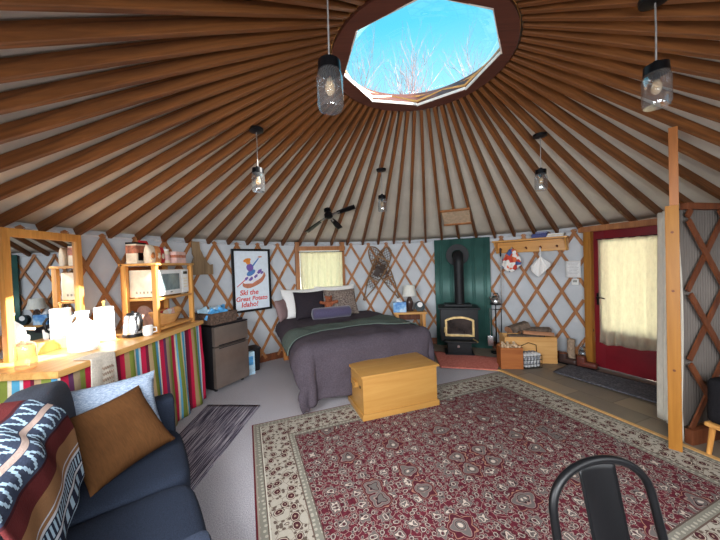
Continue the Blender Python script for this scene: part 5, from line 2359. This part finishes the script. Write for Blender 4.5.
def frame_pts(A, Bp, D, t=0):
    """matrix with x along A->B, y along A->D, centred"""
    A, Bp, D = Vector(A), Vector(Bp), Vector(D)
    c = (Bp + D) / 2
    X = (Bp - A).normalized()
    Y = (D - A)
    Y = (Y - X * Y.dot(X)).normalized()
    Z = X.cross(Y)
    return Matrix(((X.x, Y.x, Z.x, c.x), (X.y, Y.y, Z.y, c.y), (X.z, Y.z, Z.z, c.z), (0, 0, 0, 1))), (Bp - A).length, (D - A).length


def corduroy():
    t = NT('brown_corduroy_cloth')
    n1 = t.noise(t.coord(scale=(150, 24, 24)), 1.0, 1)
    n2 = t.noise(t.coord(), 7, 3)
    c = t.ramp(t.math('ADD', t.math('MULTIPLY', n1, 0.5), t.math('MULTIPLY', n2, 0.5)), ((0.25, (70, 44, 24)), (0.75, (92, 60, 33))))
    t.bsdf(c, 0.9, bump=t.math('ADD', t.math('MULTIPLY', n1, 0.3), n2), bstr=0.35, spec=0.1)
    return t.m


def tweed():
    t = NT('pale_blue_tweed')
    n1 = t.noise(t.coord(scale=(1, 3, 1)), 70, 3, 0.7)
    c = t.ramp(n1, ((0.3, (104, 118, 140)), (0.5, (142, 156, 176)), (0.7, (178, 188, 202))))
    t.bsdf(c, 0.95, bump=n1, bstr=0.4, spec=0.1)
    return t.m


MAT['corduroy'] = corduroy()
MAT['tweed'] = tweed()
Mpl, w_, h_ = frame_pts((-1.288, 1.34, 0.475), (-1.15, 1.72, 0.505), (-1.528, 1.42, 0.765))
pillow('throw_pillow', w_ + 0.02, h_ + 0.02, 0.14, Mpl, 'corduroy', 'brown corduroy throw pillow in front on the dark sofa', seed=11)
Mpl, w_, h_ = frame_pts((-1.596, 1.53, 0.56), (-1.272, 1.80, 0.575), (-1.725, 1.66, 0.82))
pillow('throw_pillow', w_ + 0.02, h_ + 0.02, 0.12, Mpl, 'tweed', 'pale blue throw pillow behind the brown one on the dark sofa', seed=12)


def blanket_mat():
    t = NT('woven_wool_blanket')
    uv = t.n('ShaderNodeUVMap')
    sp = t.n('ShaderNodeSeparateXYZ')
    t.l(uv.outputs[0], sp.inputs[0])
    U, V = sp.outputs[0], sp.outputs[1]
    navy, white, tan, maroon, slate, ice = (30, 36, 54), (196, 198, 206), (142, 104, 72), (86, 34, 34), (54, 62, 80), (164, 188, 206)
    col = t.ramp(V, ((0.0, navy), (0.10, white), (0.125, navy), (0.20, white), (0.22, tan), (0.325, maroon), (0.40, (58, 24, 28)), (0.415, slate), (0.50, (172, 150, 140)), (0.525, slate),
                     (0.61, (58, 24, 28)), (0.625, maroon), (0.70, tan), (0.79, white), (0.80, tan), (0.82, white), (0.835, navy), (0.90, white), (0.915, navy), (0.985, ice)), True)
    # stepped blocks in the slate bands
    fu = t.math('FRACT', t.math('MULTIPLY', U, 9.0))
    fv = t.math('ABSOLUTE', t.math('SUBTRACT', V, 0.5125))
    tri = t.math('ABSOLUTE', t.math('SUBTRACT', fu, 0.5))
    step = t.math('DIVIDE', t.math('FLOOR', t.math('MULTIPLY', fv, 62.0)), 62.0)
    saw = t.math('ABSOLUTE', t.math('SUBTRACT', tri, t.math('MULTIPLY', step, 4.6)))
    inb = t.math('MULTIPLY', t.math('GREATER_THAN', fv, 0.018), t.math('LESS_THAN', fv, 0.088))
    col = t.mix(t.math('MULTIPLY', inb, t.math('LESS_THAN', saw, 0.085)), col, lin(ice))
    fu2 = t.math('FRACT', t.math('MULTIPLY', U, 26.0))
    inb2 = t.math('MULTIPLY', t.math('GREATER_THAN', V, 0.842), t.math('LESS_THAN', V, 0.895))
    col = t.mix(t.math('MULTIPLY', inb2, t.math('LESS_THAN', fu2, 0.5)), col, lin(ice))
    fu3 = t.math('FRACT', t.math('MULTIPLY', U, 9.0))
    inb3 = t.math('MULTIPLY', t.math('GREATER_THAN', V, 0.925), t.math('LESS_THAN', V, 0.975))
    col = t.mix(t.math('MULTIPLY', inb3, t.math('LESS_THAN', fu3, 0.45)), col, lin(ice))
    n1 = t.noise(t.coord(), 150, 2)
    n2 = t.noise(t.coord(), 7, 2)
    col = t.mix(t.math('MULTIPLY', n1, 0.16), col, lin((60, 56, 60)))
    t.bsdf(col, 1.0, bump=t.math('ADD', n1, n2), bstr=0.3, spec=0.05)
    return t.m


# profile across the sofa: from behind the back, over the cushion, down its front, onto the seat  (y, z)
BP = [(-0.80, 0.52), (-0.79, 0.86), (-0.74, 0.935), (-0.66, 0.965), (-0.56, 0.955), (-0.48, 0.90), (-0.445, 0.80), (-0.425, 0.68), (-0.41, 0.58)]
cum = [0.0]
for p, q in zip(BP, BP[1:]):
    cum.append(cum[-1] + math.hypot(q[0] - p[0], q[1] - p[1]))


def blanket(u, v):
    vs = 0.27 + 0.73 * v            # what hangs behind is hidden
    s = vs * cum[-1]
    i = 0
    while i < len(cum) - 2 and cum[i + 1] < s:
        i += 1
    f_ = (s - cum[i]) / (cum[i + 1] - cum[i])
    f_ = f_
    y = BP[i][0] + (BP[i + 1][0] - BP[i][0]) * f_
    z = BP[i][1] + (BP[i + 1][1] - BP[i][1]) * f_
    x = 0.51 + u * 0.73 + 0.03 * nz(v * 3, 2.2) * (1 - u) + 0.05 * (v - 0.5) * (1 - u)
    # bulge folds running down the front
    k = math.sin(min(1, v) * PI)
    y += 0.02 * k * math.sin(u * 11 + 2 * v) * 0.6 + 0.015 * nz(u * 5, v * 3, 8)
    z += 0.012 * nz(u * 5, v * 4, 3) + 0.01
    return Vector((x, y, z))


b = B()
b.grid(blanket, 60, 60)
bk_ = solidify(b.build('wool_blanket', blanket_mat(), None, 80), 0.012, 1.0)
subsurf(bk_, 1)
bk_.matrix_world = Msf
tag(bk_, 'colourful woven wool blanket with geometric bands draped over the sofa', 'blanket')

# ------------------------------------------------------------------ black metal chair in the right foreground
chr_ = thing('metal_chair', 'black metal chair with hooped back in the right foreground on the rug', 'chair', M=frame((0.757, 0.785, 0.012), (0.985, 0.17, 0), (0, 0, 1)))
# local: x across the back, +y away from the viewer; the seat lies toward the viewer (-y)
def lean(x, z):
    return Vector((x, 0.06 + 0.14 * (z - 0.45) / 0.40 * 0.62, z))


hoop = []
for i in range(33):
    a = PI * i / 32
    hoop.append(lean(-0.182 * math.cos(a) * (1.0), 0.698 + 0.138 * math.sin(a) ** 0.8))
hoop = [lean(-0.19, 0.44), lean(-0.187, 0.55)] + hoop + [lean(0.187, 0.55), lean(0.19, 0.44)]
b = B()
b.tube(hoop, 0.0125, 10)
b.build('back_hoop', 'chairmetal', chr_, 60)
b = B()
b.grid(lambda u, v: lean((u - 0.5) * (0.125 + 0.01 * v), 0.44 + v * 0.388) + Vector((0, 0.012 * (1 - (2 * u - 1) ** 2), 0)), 10, 14)
solidify(b.build('back_splat', 'chairmetal', chr_, 60), 0.004)
b = B()
b.grid(lambda u, v: lean((u - 0.5) * 0.05, 0.50 + v * 0.27) + Vector((0, 0.017, 0)), 4, 8)
solidify(b.build('splat_rib', 'chairmetal', chr_, 60), 0.006)
b = B()
b.box((0, -0.13, 0.447), (0.37, 0.36, 0.025), 0.012, seg=3)
b.build('seat', 'chairmetal', chr_)
for sx in (-1, 1):
    for y0, y1 in ((-0.28, -0.33), (0.03, 0.09)):
        b = B()
        b.beam((sx * 0.165, y0, 0.44), (sx * 0.205, y1, 0.0), 0.035, 0.03, (0, 1, 0))
        b.build('leg', 'chairmetal', chr_, 0)

# ------------------------------------------------------------------ jar pendant lamps
def pendant(label, drop):
    o = thing('pendant_lamp', label, 'lamp', group='jar pendant lamps')
    b = B()
    b.lathe([(0, 0.0), (0.062, 0.0), (0.06, -0.022), (0.02, -0.032), (0, -0.032)], 24)
    b.build('canopy', 'black', o, 40)
    b = B()
    b.tube([(0, 0, -0.03), (0.003, 0, -0.15), (0, 0, drop)], 0.0038, 6)
    b.build('cord', plain('grey_cord', (150, 146, 144), 0.5, 0.3), o)
    b = B()
    b.lathe([(0, drop + 0.02), (0.014, drop + 0.015), (0.02, drop), (0.047, drop - 0.004), (0.049, drop - 0.045), (0, drop - 0.045)], 28)
    b.build('lid', 'black', o, 40)
    b = B()
    z0 = drop - 0.04
    b.lathe([(0.044, z0), (0.05, z0 - 0.012), (0.055, z0 - 0.03), (0.055, z0 - 0.145), (0.049, z0 - 0.162), (0.0, z0 - 0.165)], 32)
    b.build('jar', 'jar', o, 50)
    b = B()
    b.lathe([(0, z0), (0.014, z0), (0.014, z0 - 0.035), (0, z0 - 0.035)], 14)
    sk_ = b.build('socket', 'black', o, 40)
    b = B()
    b.lathe([(0, z0 - 0.03), (0.011, z0 - 0.035), (0.021, z0 - 0.065), (0.02, z0 - 0.085), (0.01, z0 - 0.1), (0, z0 - 0.102)], 18)
    b.build('bulb', 'bulb', sk_, 60)
    return o


PEN = [(170.1, 1.387, 'jar pendant lamp hanging over the left wall, above the microwave shelf'),
       (98.5, 1.41, 'jar pendant lamp hanging farthest back, above the snowshoes'),
       (23.7, 1.385, 'jar pendant lamp hanging between skylight and red door'),
       (-42.0, 1.285, 'jar pendant lamp hanging at the upper right, in front of the post'),
       (-120.4, 1.218, 'large near jar pendant lamp hanging left of the skylight')]
for a, r_, lb in PEN:
    zr = roof_z(r_) - 0.004
    pendant(lb, (2.42 if a == -42.0 else 2.36) - zr).location = pol(a, r_, zr)

# ------------------------------------------------------------------ small black ceiling fan on the rafters
fo = Vector((-0.445, 4.26, 0))
dirr = (fo - CEN)
dirr.z = 0
rr_ = dirr.length
dirr.normalize()
slope = (HR - H) / (R - RR)
outw = Vector((dirr.x, dirr.y, -slope)).normalized()
tang = Vector((-dirr.y, dirr.x, 0)).normalized() * -1
nrm = tang.cross(outw).normalized()
if nrm.z > 0:
    nrm = -nrm
fz = roof_z(rr_)
Mfan = Matrix(((tang.x, outw.x, nrm.x, fo.x), (tang.y, outw.y, nrm.y, fo.y), (tang.z, outw.z, nrm.z, fz), (0, 0, 0, 1)))
fan = thing('ceiling_fan', 'small black ceiling fan mounted on the rafters above the curtained window', 'fan', M=Mfan)
b = B()
b.lathe([(0, 0.0), (0.05, 0.0), (0.05, 0.03), (0.022, 0.04), (0.022, 0.075), (0.06, 0.085), (0.06, 0.13), (0.03, 0.15), (0, 0.15)], 20)
b.build('motor', 'black', fan, 40)
ANG = [math.atan2(0.47, -0.22), math.atan2(-0.22, 0.30), math.atan2(0.55, 0.5)]
for k, a in enumerate(ANG):
    ln = (0.50, 0.40, 0.44)[k]
    Mrot = Matrix.Rotation(a, 4, 'Z')
    b = B()
    b.grid(lambda u, v: Mrot @ Vector((0.13 + u * (ln - 0.13), (v - 0.5) * (0.055 + 0.035 * math.sin(min(1, u * 1.1) * PI * 0.62)), 0.105 + 0.012 * (v - 0.5))), 12, 4)
    o = solidify(b.build('blade', 'black', fan, 60), 0.008)
    b = B()
    b.beam(Mrot @ Vector((0.05, 0, 0.105)), Mrot @ Vector((0.17, 0, 0.105)), 0.03, 0.014)
    b.build('bracket', 'steel', o, 0)

# ------------------------------------------------------------------ framed patch panel between two rafters
pa = pol(66.0, 1)
dirr = (pa - CEN)
dirr.z = 0
dirr.normalize()
tang = Vector((dirr.y, -dirr.x, 0))
outw = Vector((dirr.x, dirr.y, -slope)).normalized()
nrm = tang.cross(outw).normalized()
rp = 2.45
o_ = CEN + dirr * rp
Mpn = Matrix(((tang.x, outw.x, nrm.x, o_.x), (tang.y, outw.y, nrm.y, o_.y), (tang.z, outw.z, nrm.z, roof_z(rp)), (0, 0, 0, 1)))
sg = -1 if nrm.z > 0 else 1
pn_ = thing('roof_panel', 'small framed tan panel fixed under the rafters above the stove pipe', 'panel', M=Mpn)
b = B()
b.box((0, 0, sg * 0.006), (0.40, 0.36, 0.008), 0.001, seg=1)
b.build('panel', plain('tan_board', (196, 170, 142), 0.8, 0, 0.08), pn_)
for y in (-0.19, 0.19):
    b = B()
    b.box((0, y, sg * 0.012), (0.42, 0.04, 0.022), 0.003, seg=1)
    b.build('frame_strip', 'lattice', pn_)
